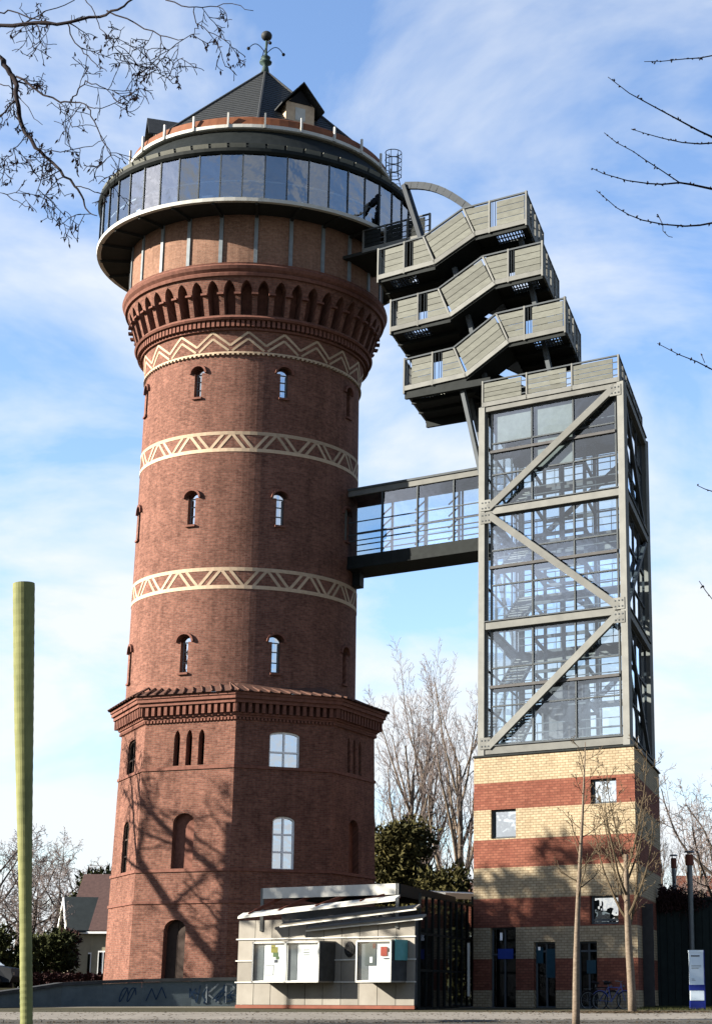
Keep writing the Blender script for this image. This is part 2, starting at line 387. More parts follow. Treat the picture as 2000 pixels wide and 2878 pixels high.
# ================================================================== ground
def sheet(name, x0, x1, y0, y1, nx, ny, off, m, kind='structure', fx=None):
    mb = MB(); V = []
    for j in range(ny + 1):
        for i in range(nx + 1):
            x = lerp(x0, x1, i / nx); y = lerp(y0, y1, j / ny)
            if fx: x, y = fx(x, y)
            V.append((x, y, gz(x, y) + off))
    mb.v = V
    for j in range(ny):
        for i in range(nx):
            a = j * (nx + 1) + i; mb.f.append((a, a + 1, a + nx + 2, a + nx + 1)); mb.uv += [(0, 0)] * 4
    return tag(mb.build(name, m), kind=kind)
g = MB(); V = []
ys = [-150, -60, -20, 0, 10, 20, 36, 44, 48, 52, 60, 78, 80, 84, 88, 120, 200, 400, 900, 2200]; xs = [-1500, -500, -150, -60, -30, 0, 30, 60, 150, 500, 1500]
g.v = [(x, y, gz(x, y)) for y in ys for x in xs]
for j in range(len(ys) - 1):
    for i in range(len(xs) - 1):
        a = j * len(xs) + i; g.f.append((a, a + 1, a + len(xs) + 1, a + len(xs))); g.uv += [(0, 0)] * 4
tag(g.build('ground', 'earth'), kind='structure')
sheet('road', -80, 80, 30, 48.6, 8, 10, 0.004, 'asphalt')
sheet('plaza_paving', -60, 40, 49.0, 74, 8, 20, 0.012, 'paving')
kb = MB()
for i in range(-40, 40): kb.box(i * 1.0 + 0.01, i * 1.0 + 0.99, 48.6, 48.99, gz(0, 48.8) - 0.1, gz(0, 48.8) + 0.055)
tag(kb.build('kerb', 'kerb_stone'), kind='structure')
# raised bed behind the retaining wall
rb = MB(); rb.box(-60, -9.0, 77.5, 200, -0.5, 0.82); tag(rb.build('raised_ground', 'earth'), kind='structure')
# lawn strip on the right
def tufts(name, pts, h, m, label, cat, seed):
    rnd = random.Random(seed); mb = MB()
    for (x, y) in pts:
        z = gz(x, y)
        for _ in range(4):
            a = rnd.uniform(0, 2 * PI); r = rnd.uniform(0.0, 0.12); bx, by = x + r * math.cos(a), y + r * math.sin(a)
            hh = h * rnd.uniform(0.5, 1.3); lx, ly = rnd.uniform(-.5, .5) * hh, rnd.uniform(-.5, .5) * hh; wv = 0.012
            c, s = math.cos(a) * wv, math.sin(a) * wv
            mb.quad((bx - c, by - s, z), (bx + c, by + s, z), (bx + lx, by + ly, z + hh))
    o = mb.build(name, m); return tag(o, label, cat, kind='stuff')
rnd = random.Random(5)
sheet('lawn', 5.2, 30, 66.5, 74.5, 6, 4, 0.03, 'grass')
tufts('grass_blades', [(rnd.uniform(5.0, 26), rnd.uniform(66, 72)) for _ in range(5000)], 0.11, 'grass', 'short grass strip in front of the dark boundary wall', 'grass', 1)

# ================================================================== WATER TOWER
TX, TY = -11.8, 81.0
TS = 84.0 / 81.0
T = empty('water_tower', (TX * TS, TY * TS, EYE * (1 - TS)), 'tall round red brick water tower with glazed gallery and pointed slate roof', 'water tower')
T.scale = (TS, TS, TS)
OX = 0.38; OA = 2.5                              # octagon: first corner's heading
def orad(z): return 5.98 - 0.26 * min(1, z / 12.0)
HW = math.sin(R(22.5))
def octmap(k):
    th = R(OA + 22.5 + 45 * k); nx, ny = math.sin(th), -math.cos(th); tx, ty = math.cos(th), math.sin(th)
    def f(s, z, d):
        r = orad(z); ap = r * math.cos(R(22.5)) - d; q = s * r / 6.0
        return (nx * ap + tx * q + OX, ny * ap + ty * q, z)
    return f
hw = 6.0 * HW
for k in range(8):
    f = octmap(k); mb = MB()
    if k % 2:                                                   # lancet faces
        lan = [arch(x, 0.30, 9.98, 11.15, 0.36, 6, True) for x in (-0.62, 0, 0.62)]
        ni = arch(-0.05, 1.05, 5.66, 7.55, 0.42); do = arch(-0.2, 1.05, 0.0, 3.15, 0.42)
        wall(mb, f, -hw, hw, 0, 12.0, lan + [ni, do], 0.38, 1.2)
        wo = mb.build('base_wall', 'red_brick', T)
        for o in lan: pane_cells(f, o, 0.34, o[0][0], o[-1][3], 0, 20).build('lancet_pane', 'dark_glass', T)
        pane_cells(f, ni, 0.30, -1, 1, 0, 20).build('niche_back', 'brick_trim', T)
        for s0_, s1_ in ((-0.73, -0.21), (-0.19, 0.33)): pane_cells(f, do, 0.32, s0_, s1_, 0, 20).build('door_leaf', 'wood_dark', T)
    else:
        w1 = arch(0.0, 1.42, 9.84, 11.26, 0.17); w2 = arch(0.05, 1.02, 5.60, 7.62, 0.22)
        wall(mb, f, -hw, hw, 0, 12.0, [w1, w2], 0.22, 1.2)
        mb.build('base_wall', 'red_brick', T)
        window(T, f, w1, 0.15, ss=(0.0,), zz=(10.55,), fw=0.07, fm='wood_dark' if k == 6 else 'white_paint', gm='dark_glass' if k == 6 else 'window_glass')
        window(T, f, w2, 0.15, ss=(0.05,), zz=(6.35, 7.08), fw=0.07, fm='wood_dark' if k == 6 else 'white_paint', gm='dark_glass' if k == 6 else 'window_glass')
def octring(z0, z1, pr, name, m, r2=None):
    mb = MB(); a = orad(z0) + pr; b = (orad(z1) + pr) if r2 is None else r2
    i = orad(z0) - 0.1
    mb.lathe([(i, z0), (a, z0), (b, z1), (i, z1)], 8, c=(OX, 0), off=R(OA)); return mb.build(name, m, T)
for z in (9.80, 5.52, 4.22): octring(z, z + 0.12, 0.06, 'string_course', 'brick_trim')
octring(0.0, 0.9, 0.10, 'plinth', 'brick_trim')
octring(11.96, 12.05, 0.10, 'cornice_course', 'brick_trim')
octring(12.05, 12.14, 0.17, 'cornice_course', 'brick_trim')
octring(12.54, 12.70, 0.42, 'cornice_course', 'brick_trim')
octring(12.70, 12.86, 0.52, 'cornice_course', 'brick_trim')
octring(12.86, 12.98, 0.58, 'cornice_course', 'brick_trim')
dn = {}
for k in range(8):
    th = R(OA + 22.5 + 45 * k); nx, ny = math.sin(th), -math.cos(th); tx, ty = math.cos(th), math.sin(th)
    ap = orad(12.3) * math.cos(R(22.5)); me = dn.get('m')
    if me is None:
        b = MB(); b.box(-0.075, 0.075, -0.32, 0.05, -0.2, 0.2); me = b.mesh('dentil', 'brick_trim'); dn['m'] = me
        b = MB(); b.box(-0.045, 0.045, -0.1, 0.05, -0.05, 0.05); dn['s'] = b.mesh('small_dentil', 'brick_trim')
    for i in range(16):
        q = lerp(-2.28, 2.28, i / 15)
        place('dentil', me, T, (nx * ap + tx * q + OX, ny * ap + ty * q, 12.34), th)
    for i in range(28):
        q = lerp(-2.2, 2.2, i / 27)
        place('small_dentil', dn['s'], T, (nx * ap + tx * q + OX, ny * ap + ty * q, 11.90), th)
octring(12.14, 12.54, 0.04, 'frieze', 'brick_trim')
skr = MB().lathe([(6.42, 12.985), (4.9, 13.62)], 8, c=(OX, 0), off=R(OA)); skr.build('skirt_roof', 'dark_tile', T)
for k in range(8):
    th = R(OA + 22.5 + 45 * k); nx, ny = math.sin(th), -math.cos(th); tx, ty = math.cos(th), math.sin(th)
    b = MB(); a0, a1 = 6.46 * math.cos(R(22.5)), 5.0
    for i in range(11):
        q = lerp(-2.3, 2.3, i / 10); b = MB()
        rin = math.sqrt(max(0, 5.16 ** 2 - (q * .86) ** 2)); zi = lerp(12.985, 13.55, (a0 - rin) / (a0 - 5.1 * math.cos(R(22.5))))
        b.tube([(nx * a0 + tx * q + OX, ny * a0 + ty * q, 13.01), (nx * rin + tx * q * .86, ny * rin + ty * q * .86, zi - 0.01)], 0.042, 6)
        b.build('roof_tile', 'dark_tile', T)

# shaft
def shr(z): return lerp(5.2, 5.06, (z - 13.2) / 15.4)
def shmap(s, z, d): r = shr(z) - d; return (r * math.sin(s), -r * math.cos(s), z)
LEV = [(14.0, 15.35), (20.62, 21.85), (26.58, 27.72)]
ops = []; 
for k in range(8):
    th = R(-21 + 45 * k)
    for (zb, zs) in LEV: ops.append(keyhole(th, 0.36 / 5.1, zb, zs, 0.70 / 5.1, 0.34))
def wrapang(op): return op
mb = MB(); s_0 = R(-21 - 22.5)
wall(mb, shmap, s_0, s_0 + 2 * PI, 13.2, 28.66, ops, 0.34, R(3), us=5.15)
mb.build('shaft_wall', 'shaft_brick', T, smooth=False)
for k in range(8):
    th = R(-21 + 45 * k)
    for (zb, zs) in LEV:
        op = keyhole(th, 0.36 / 5.1, zb, zs, 0.70 / 5.1, 0.34)
        op2 = arch(th, 0.36 / 5.1, zb, zs, 0.26, 6)
        fr = MB(); d = 0.22
        for z in (zb + 0.05, lerp(zb, zs, .35), lerp(zb, zs, .7), zs): fr.bar(shmap(th - .034, z, d), shmap(th + .034, z, d), 0.04, 0.04)
        for sg in (-1, 1): fr.bar(shmap(th + sg * .033, zb, d), shmap(th + sg * .033, zs, d), 0.04, 0.04)
        wo = fr.build('slit_window', 'pale_steel', T)
        pane_cells(shmap, op, 0.24, th - 1, th + 1, 0, 50).build('pane', 'window_glass', wo)
        h = MB(); pts = [(math.cos(a), math.sin(a)) for a in [PI * i / 8 for i in range(9)]]
        for (c0, n0), (c1, n1) in zip(pts, pts[1:]):
            h.bar(shmap(th + c0 * 0.40 / 5.1, zs + n0 * 0.38, -0.05), shmap(th + c1 * 0.40 / 5.1, zs + n1 * 0.38, -0.05), 0.14, 0.09)
        h.build('hood_mould', 'brick_trim', wo)
        b = MB(); b.bar(shmap(th - .048, zb - .05, -0.04), shmap(th + .048, zb - .05, -0.04), 0.14, 0.09); b.build('sill', 'brick_trim', wo)
# decorative bands
def strip(fr, p, q, wd, pr=0.03, n=6):
    """ribbon on a curved wall from p=(s,z) to q, as solid geometry; s in metres about th=0"""
    mb = MB(); dx, dz = q[0] - p[0], q[1] - p[1]; ln = math.hypot(dx, dz); ox, oz = -dz / ln * wd / 2, dx / ln * wd / 2
    rows = []
    for i in range(n + 1):
        t = i / n; x, z = p[0] + dx * t, p[1] + dz * t
        rows.append([fr(x + ox, z + oz, 0.02), fr(x + ox, z + oz, -pr), fr(x - ox, z - oz, -pr), fr(x - ox, z - oz, 0.02)])
    for a, b in zip(rows, rows[1:]):
        for j in range(3): mb.quad(a[j], b[j], b[j + 1], a[j + 1])
    mb.quad(*rows[0]); mb.quad(*reversed(rows[-1])); return mb
for (zb, zt) in ((17.68, 18.60), (23.95, 24.86)):
    zm = (zb + zt) / 2; r = shr(zm); fr = lambda x, z, d: shmap(x / r, z, d)
    for z in (zb + .06, zt - .06):
        MB().lathe([(shr(z) - .02, z - .08), (shr(z) + .02, z - .08), (shr(z) + .02, z + .08), (shr(z) - .02, z + .08)], 96).build('band_ring', 'cream_trim', T)
    P = 2 * PI * r / 16; lo, hi = zb + .12, zt - .12
    segs = [((-.29 * P, lo), (-0.02 * P, hi)), ((.02 * P, hi), (.29 * P, lo)), ((-.48 * P, lo), (-.20 * P, hi)), ((.20 * P, hi), (.48 * P, lo))]
    for a, b in segs:
        me = strip(fr, a, b, 0.125, 0.016).mesh('band_brick', 'cream_trim')
        for k in range(16): place('band_brick', me, T, (0, 0, 0), R(22.5 * k - 1.5 if zb > 20 else 22.5 * k - 4))
# zigzag frieze
def zr(z): return lerp(5.08, 5.26, (z - 28.66) / 1.0)
zf = lambda x, z, d: ((zr(z) - d) * math.sin(x / 5.15), -(zr(z) - d) * math.cos(x / 5.15), z)
MB().lathe([(zr(28.66), 28.66), (zr(29.62), 29.62)], 96).build('frieze_wall', 'shaft_brick', T)
MB().lathe([(5.0, 28.58), (5.14, 28.58), (5.14, 28.66), (5.05, 28.66)], 96).build('frieze_edge', 'cream_trim', T)
P = 2 * PI * 5.15 / 20
for a, b in [((-.5 * P, 28.95), (0, 29.55)), ((0, 29.55), (.5 * P, 28.95)), ((-.45 * P, 28.72), (0, 29.26)), ((0, 29.26), (.45 * P, 28.72))]:
    me = strip(zf, a, b, 0.10, 0.014).mesh('zigzag_brick', 'cream_trim')
    for k in range(20): place('zigzag_brick', me, T, (0, 0, 0), R(18 * k + 5))
b = MB(); b.box(-.05, .05, -5.17, -5.0, 28.50, 28.58); me = b.mesh('small_dentil', 'cream_trim')
for k in range(140): place('edge_dentil', me, T, (0, 0, 0), 2 * PI * k / 140)
# corbel mouldings, dentils, arcade
MB().lathe([(5.2, 29.60), (5.36, 29.62), (5.36, 29.72), (5.3, 29.72), (5.3, 30.02), (5.62, 30.04), (5.68, 30.12), (5.60, 30.22), (5.4, 30.25)], 96).build('corbel_moulding', 'brick_trim', T)
b = MB(); b.box(-.07, .07, -5.52, -5.28, 29.74, 30.03); me = b.mesh('corbel_dentil', 'brick_trim')
for k in range(150): place('corbel_dentil', me, T, (0, 0, 0), 2 * PI * k / 150)
def arr(z): return lerp(5.55, 6.10, (z - 30.2) / 1.75)
arm = lambda s, z, d: ((arr(z) - d) * math.sin(s), -(arr(z) - d) * math.cos(s), z)
mb = MB(); NA = 48
aops = [arch(2 * PI * (k + .5) / NA, 0.53 / 5.85, 30.26, 31.22, 0.55, 8, True) for k in range(NA)]
wall(mb, arm, 0, 2 * PI, 30.22, 31.95, aops, 0.68, R(3.75), us=5.9); mb.build('arcade_wall', 'shaft_brick', T)
MB().lathe([(arr(30.2) - .69, 30.2), (arr(31.95) - .69, 31.95)], 96).build('arcade_back', 'brick_trim', T)
b = MB(); b.box(-.15, .15, -6.02, -5.8, 31.10, 31.19); me = b.mesh('pier_capital', 'brick_trim')
for k in range(NA): place('pier_capital', me, T, (0, 0, 0), 2 * PI * k / NA)
MB().lathe([(6.0, 31.90), (6.2, 31.92), (6.24, 32.05), (6.18, 32.10), (6.30, 32.22), (6.36, 32.36), (6.30, 32.44), (6.32, 32.5), (6.0, 32.56)], 96).build('arcade_cornice', 'brick_trim', T)
# drum, pilasters, gallery
mb = MB(); dm = lambda s, z, d: ((6.06 - d) * math.sin(s), -(6.06 - d) * math.cos(s), z)
wall(mb, dm, 0, 2 * PI, 32.5, 34.95, [], 0, R(3.75), us=6.06); mb.build('drum_wall', 'drum_brick', T)
b = MB(); b.box(-.085, .085, -6.13, -6.0, 32.5, 34.93); me = b.mesh('pilaster', 'pale_steel')
for k in range(24): place('pilaster', me, T, (0, 0, 0), R(7.1 + 15 * k))
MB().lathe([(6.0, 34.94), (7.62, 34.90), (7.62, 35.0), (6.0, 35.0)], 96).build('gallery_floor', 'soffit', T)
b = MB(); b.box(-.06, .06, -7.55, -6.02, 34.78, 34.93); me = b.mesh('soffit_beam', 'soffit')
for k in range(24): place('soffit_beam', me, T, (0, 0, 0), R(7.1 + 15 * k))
MB().lathe([(7.5, 34.88), (7.70, 34.88), (7.72, 35.04), (7.5, 35.06)], 96).build('gallery_sill', 'white_metal', T)
NP = 48; pa = 2 * PI / NP; hwp = 7.6 * math.tan(pa / 2)
b = MB(); b.quad((-hwp + .03, -7.6, 35.06), (hwp - .03, -7.6, 35.06), (hwp - .03, -7.6, 37.2), (-hwp + .03, -7.6, 37.2)); gp = b.mesh('gallery_pane', 'gallery_glass')
b = MB(); b.box(-.027, .027, -7.66, -7.54, 35.05, 37.22); gm_ = b.mesh('gallery_mullion', 'grey_steel')
for k in range(NP):
    place('gallery_pane', gp, T, (0, 0, 0), pa * (k + .5) + R(2)); place('gallery_mullion', gm_, T, (0, 0, 0), pa * k + R(2))
MB().lathe([(7.5, 37.2), (7.68, 37.2), (7.78, 37.3), (7.78, 37.46), (7.5, 37.46)], 96).build('gallery_lintel', 'dark_metal', T)
MB().lathe([(7.55, 37.2), (5.0, 37.24)], 64).build('gallery_ceiling', 'interior_wall', T)
MB().lathe([(5.2, 35.0), (5.2, 37.3)], 64).build('gallery_core', 'interior_wall', T)
MB().lathe([(7.3, 35.98), (7.36, 35.98), (7.36, 36.04), (7.3, 36.04), (7.3, 35.98)], 96).build('handrail', 'white_metal', T)
MB().lathe([(7.66, 37.46), (7.55, 37.74), (7.2, 37.78)], 96).build('fascia_backing', 'dark_metal', T)
b = MB(); b.para((0, -7.63, 37.60), (.37, 0, 0), (0, .05, -.125), (0, .03, .012)); me = b.mesh('fascia_panel', 'fascia')
for k in range(56): place('fascia_panel', me, T, (0, 0, 0), 2 * PI * k / 56)
MB().lathe([(7.6, 37.76), (7.35, 37.80), (6.25, 39.05)], 96).build('gallery_roof', 'dark_metal', T)
MB().lathe([(6.0, 39.06), (6.42, 39.08), (6.5, 39.12), (6.5, 39.28), (6.4, 39.28)], 96).build('walkway_edge', 'white_metal', T)
MB().lathe([(6.42, 39.26), (6.30, 39.72), (6.0, 39.9)], 96).build('copper_parapet', 'copper', T)
b = MB(); b.box(-.04, .04, -6.56, -6.46, 39.1, 39.85); b.box(-.04, .04, -6.52, -6.25, 39.3, 39.38); me = b.mesh('railing_post', 'white_metal')
for k in range(24): place('railing_post', me, T, (0, 0, 0), R(9 + 15 * k))
# slate roof
AP = 45.56
mb = MB(); rb_, zb_ = 6.2, 39.68
for k in range(8):
    a0, a1 = R(6 + 45 * k), R(51 + 45 * k)
    for j in range(1):
        mb.quad((rb_ * math.sin(a0), -rb_ * math.cos(a0), zb_), (rb_ * math.sin(a1), -rb_ * math.cos(a1), zb_), (0, 0, AP))
roof = mb.build('roof', 'slate', T)
for k in range(8):
    a = R(6 + 45 * k); b = MB(); b.tube([(rb_ * math.sin(a), -rb_ * math.cos(a), zb_ + .02), (0, 0, AP + .02)], 0.07, 6); b.build('hip_flashing', 'slate', roof)
# slate courses as thin raised lips
for i in range(1, 26):
    t = i / 26; r = rb_ * (1 - t); z = lerp(zb_, AP, t)
    MB().lathe([(r + .0, z - .02), (r + .028, z), (r - .02, z + .04)], 8, off=R(6)).build('slate_course', 'slate', roof)
for k in (0, 2, 4, 6):
    th = R(28.5 + 45 * k) if k != 6 else R(-71); do_, dz_ = (0, 0) if k != 6 else (.38, -.42)      # the western dormer sits lower on the slope
    def dv(x, y, z):
        y += do_; z += dz_
        return (math.sin(th) * y + math.cos(th) * x, -math.cos(th) * y + math.sin(th) * x, z)
    d = MB()
    q = [dv(-.72, 4.95, 40.2), dv(.72, 4.95, 40.2), dv(.72, 4.95, 41.35), dv(0, 4.95, 42.1), dv(-.72, 4.95, 41.35)]
    d.quad(*q)
    for sg in (-1, 1): d.quad(dv(sg * .72, 4.95, 40.2), dv(sg * .72, 2.6, 40.2), dv(sg * .72, 2.6, 41.35), dv(sg * .72, 4.95, 41.35))
    dor = d.build('dormer', 'cream_trim', T)
    for sg in (-1, 1):
        m_ = MB(); a, b_, c_, e_ = Vector(dv(0, 5.35, 42.42)), Vector(dv(0, 2.2, 42.42)), Vector(dv(sg * 1.08, 2.2, 41.12)), Vector(dv(sg * 1.08, 5.35, 41.12))
        dn_ = Vector((0, 0, .08))
        m_.quad(a, b_, c_, e_); m_.quad(a - dn_, b_ - dn_, c_ - dn_, e_ - dn_); m_.quad(a, e_, e_ - dn_, a - dn_); m_.quad(e_, c_, c_ - dn_, e_ - dn_)
        m_.build('dormer_roof', 'slate', dor)
    m_ = MB(); m_.quad(dv(-.62, 4.965, 41.42), dv(.62, 4.965, 41.42), dv(0, 4.965, 42.15)); m_.build('gable_boards', 'black', dor)
    m_ = MB(); m_.quad(dv(-.25, 4.97, 40.55), dv(.25, 4.97, 40.55), dv(.25, 4.97, 41.2), dv(-.25, 4.97, 41.2)); m_.build('dormer_shutter', 'white_metal', dor)
fi = MB().lathe([(0.0, 45.35), (.22, 45.4), (.16, 45.75), (.12, 45.9), (.30, 46.0), (.32, 46.08), (.14, 46.16), (.22, 46.26), (.24, 46.34), (.07, 46.48), (.05, 47.3), (0, 47.32)], 16).build('finial', 'verdigris', T, smooth=True)
MB().lathe([(.28 * math.sin(PI * i / 12), 47.55 - .26 * math.cos(PI * i / 12)) for i in range(13)], 16).build('finial_ball', 'slate', fi, smooth=True)
for k in range(4):
    a = R(20 + 90 * k); b = MB(); pts = []
    for i in range(9):
        t = i / 8; r = .05 + .85 * t; pts.append((r * math.cos(a), r * math.sin(a), 46.6 + .55 * math.sin(PI * t * .8) - .25 * t))
    b.tube(pts, .022, 5); b.build('scroll', 'black', fi)
    b = MB().lathe([(.09 * math.sin(PI * i / 6), pts[-1][2] - .09 * math.cos(PI * i / 6)) for i in range(7)], 8, c=(pts[-1][0], pts[-1][1])); b.build('scroll_knob', 'black', fi)
# exhibits inside the gallery
for i, (th, hh, wd) in enumerate([(-52, .55, .5), (-46, .8, .4), (-33, .5, .6), (-25, .75, .35), (-12, .6, .55), (-4, .5, .45)]):
    b = MB(); r = 6.7; b.box(-wd / 2, wd / 2, -.2, .2, 0, .06); b.box(-wd / 2 + .05, wd / 2 - .05, -.15, .15, .06, hh * .8); b.box(-wd / 2, wd / 2, -.2, .2, hh * .8, hh)
    o = b.build('display_plinth', 'white_paint'); o.location = (TS * (TX + r * math.sin(R(th))), TS * (TY - r * math.cos(R(th))), EYE * (1 - TS) + TS * 35.0); o.rotation_euler.z = R(th)
    tag(o, 'white display plinth standing behind the curved gallery glazing', 'plinth', 'plinths in the glazed gallery')
# caged ladder on the gallery roof
lp = at(881 * K, 395 * K, 80.0) - Vector((TX, TY, 0))
cg = MB()
for z in (0, .42, .85, 1.25):
    cg.tube([(lp.x + .40 * math.cos(a), lp.y + .40 * math.sin(a), lp.z + z) for a in [2 * PI * i / 14 for i in range(15)]], .022, 4)
for i in range(7):
    a = 2 * PI * i / 7; cg.tube([(lp.x + .40 * math.cos(a), lp.y + .40 * math.sin(a), lp.z - .1), (lp.x + .40 * math.cos(a), lp.y + .40 * math.sin(a), lp.z + 1.27)], .018, 4)
lad = cg.build('ladder_cage', 'grey_steel', T)
l2 = at(905 * K, 465 * K, 79.8) - Vector((TX, TY, 0)); b = MB()
for sx in (-.2, .2): b.tube([(l2.x + sx, l2.y, l2.z - .5), (lp.x + sx, lp.y, lp.z + .2), (lp.x + sx, lp.y, lp.z + 1.2)], .025, 4)
for i in range(9):
    t = i / 8; p = l2.lerp(lp, t); b.tube([(p.x - .2, p.y, p.z), (p.x + .2, p.y, p.z)], .016, 4)
b.build('ladder', 'grey_steel', T)

# ================================================================== LIFT TOWER frame of reference
A31 = R(31.0); P0 = at(1781, 2834, 70.0); P0.z = 0
E_ = Vector((-math.cos(A31), math.sin(A31), 0)); NN = Vector((-math.sin(A31), -math.cos(A31), 0)); D2 = Vector((0.187, 0.982, 0)).normalized()
DN = D2.dot(-NN); DE = D2.dot(E_)
def LF(s, w_, z): return P0 + E_ * s + D2 * w_ + Vector((0, 0, z))
def sk(u, v, off):                                  # pixel -> (s, z) in the skewed frame on the plane 'off' metres behind the front
    d = ray(u, v); o = P0 - NN * off; t = o.dot(NN) / d.dot(NN); p = d * t
    w_ = off / DN; return ((p - P0).dot(E_) - w_ * DE, p.z + EYE)
G = empty('lift_tower', tuple(LF(3.5, 4, 0)), 'glass and steel lift tower on a base of cream and red brick stripes', 'tower')
BD = 9.6; S0, S1 = -0.2, 7.18
fmap = lambda s, z, d: tuple(LF(s, d / DN, z) - E_ * (d / DN * DE))
def smap(wv, z, d): return tuple(LF(S0, wv, z) + E_ * d)       # right-hand side, depth inwards
bands = [(0.0, 0.72, 'cream_band'), (0.72, 1.93, 'red_band'), (1.93, 3.15, 'cream_band'), (3.15, 4.28, 'red_band'), (4.28, 5.50, 'cream_band'), (5.50, 6.62, 'red_band'), (6.62, 7.83, 'cream_band'), (7.83, 8.92, 'red_band'), (8.92, 10.05, 'cream_band')]
def sx(u): return sk(u, 2500, 0)[0]
d1 = rect((sx(1376) + sx(1448)) / 2, sx(1376) - sx(1448), 0, 3.15)
d2_ = rect((sx(1498) + sx(1558)) / 2, sx(1498) - sx(1558), 0.05, 2.56)
d3 = rect((sx(1618) + sx(1674)) / 2, sx(1618) - sx(1674), 0.05, 2.56)
wa = rect((sx(1662) + sx(1735)) / 2, sx(1662) - sx(1735), 7.83, 8.80)
wb = rect((sx(1379) + sx(1449)) / 2, sx(1379) - sx(1449), 6.66, 7.83)
wc = rect((sx(1656) + sx(1735)) / 2, sx(1656) - sx(1735), 3.20, 4.28)
fops = [d1, d2_, d3, wa, wb, wc]
for (z0, z1, m) in bands:
    mb = MB()
    wall(mb, lambda s, z, d: fmap(s, z, d), S0, S1, z0, z1, fops, 0.24, 2.0)
    wall(mb, smap, 0, BD, z0, z1, [], 0, 3)
    wall(mb, lambda s, z, d: tuple(LF(S1, s, z)), 0, BD, z0, z1, [], 0, 3)
    wall(mb, lambda s, z, d: tuple(LF(s, BD, z)), S0, S1, z0, z1, [], 0, 3)
    mb.build('brick_band', m, G, world=True)
mb = MB(); mb.quad(LF(S0 - .03, -.03, 10.05), LF(S1 + .03, -.03, 10.05), LF(S1 + .03, BD + .03, 10.05), LF(S0 - .03, BD + .03, 10.05))
for a, b in ((LF(S0 - .04, -.04, 10.03), LF(S1 + .04, -.04, 10.03)), (LF(S0 - .04, -.04, 10.03), LF(S0 - .04, BD, 10.03))): mb.bar(a, b, .06, .07)
mb.build('base_coping', 'dark_metal', G, world=True)
fm = lambda s, z, d: fmap(s, z, d)
window(G, fm, wa, 0.20, fm='grey_steel', fw=0.08, world=True)
window(G, fm, wb, 0.20, fm='grey_steel', fw=0.08, world=True)
window(G, fm, wc, 0.20, zz=(3.36,), fm='grey_steel', fw=0.08, world=True)
def door(op, leaves, tz):
    s0_, s1_ = op[0][0], op[0][3]
    ss = [lerp(s0_, s1_, i / leaves) for i in range(1, leaves)]
    return window(G, fm, op, 0.22, ss=ss, zz=tz, fm='grey_steel', gm='dark_glass', fw=0.07, wname='door', world=True)
door(d1, 2, (2.1,)); dd2 = door(d2_, 2, (2.2,)); dd3 = door(d3, 2, (2.2,))
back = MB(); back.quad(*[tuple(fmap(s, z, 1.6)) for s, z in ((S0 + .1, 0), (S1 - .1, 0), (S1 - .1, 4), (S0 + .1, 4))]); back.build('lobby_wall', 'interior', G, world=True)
def flat(name, m, parent, s0_, s1_, z0_, z1_, d, world=True):
    mb = MB(); mb.para(Vector(fmap((s0_ + s1_) / 2, (z0_ + z1_) / 2, d)), E_ * (s1_ - s0_) / 2, NN * .006, (0, 0, (z1_ - z0_) / 2)); return mb.build(name, m, parent, world=world)
s_, = [sx(1393)]; 
tag(flat('sign_plate', 'poster_blue', dd2, sx(1437), sx(1394), 1.93, 2.32, 0.12), 'blue sign plate over the entrance')
flat('notice', 'paper', dd2, sx(1406), sx(1399), 2.65, 2.95, 0.14)
s0_, s1_ = sx(1519), sx(1500)
flat('door_poster', 'poster_cyan', dd2, s0_, s1_, 1.75, 2.35, 0.15); flat('poster_head', 'paper', dd2, s0_ + .12, s0_ + .22, 2.25, 2.38, 0.138)
flat('door_poster', 'poster_cyan', dd2, sx(1552), sx(1526), 1.2, 2.3, 0.16)
flat('door_poster', 'poster_cyan', dd3, sx(1666), sx(1640), 1.35, 1.85, 0.15)
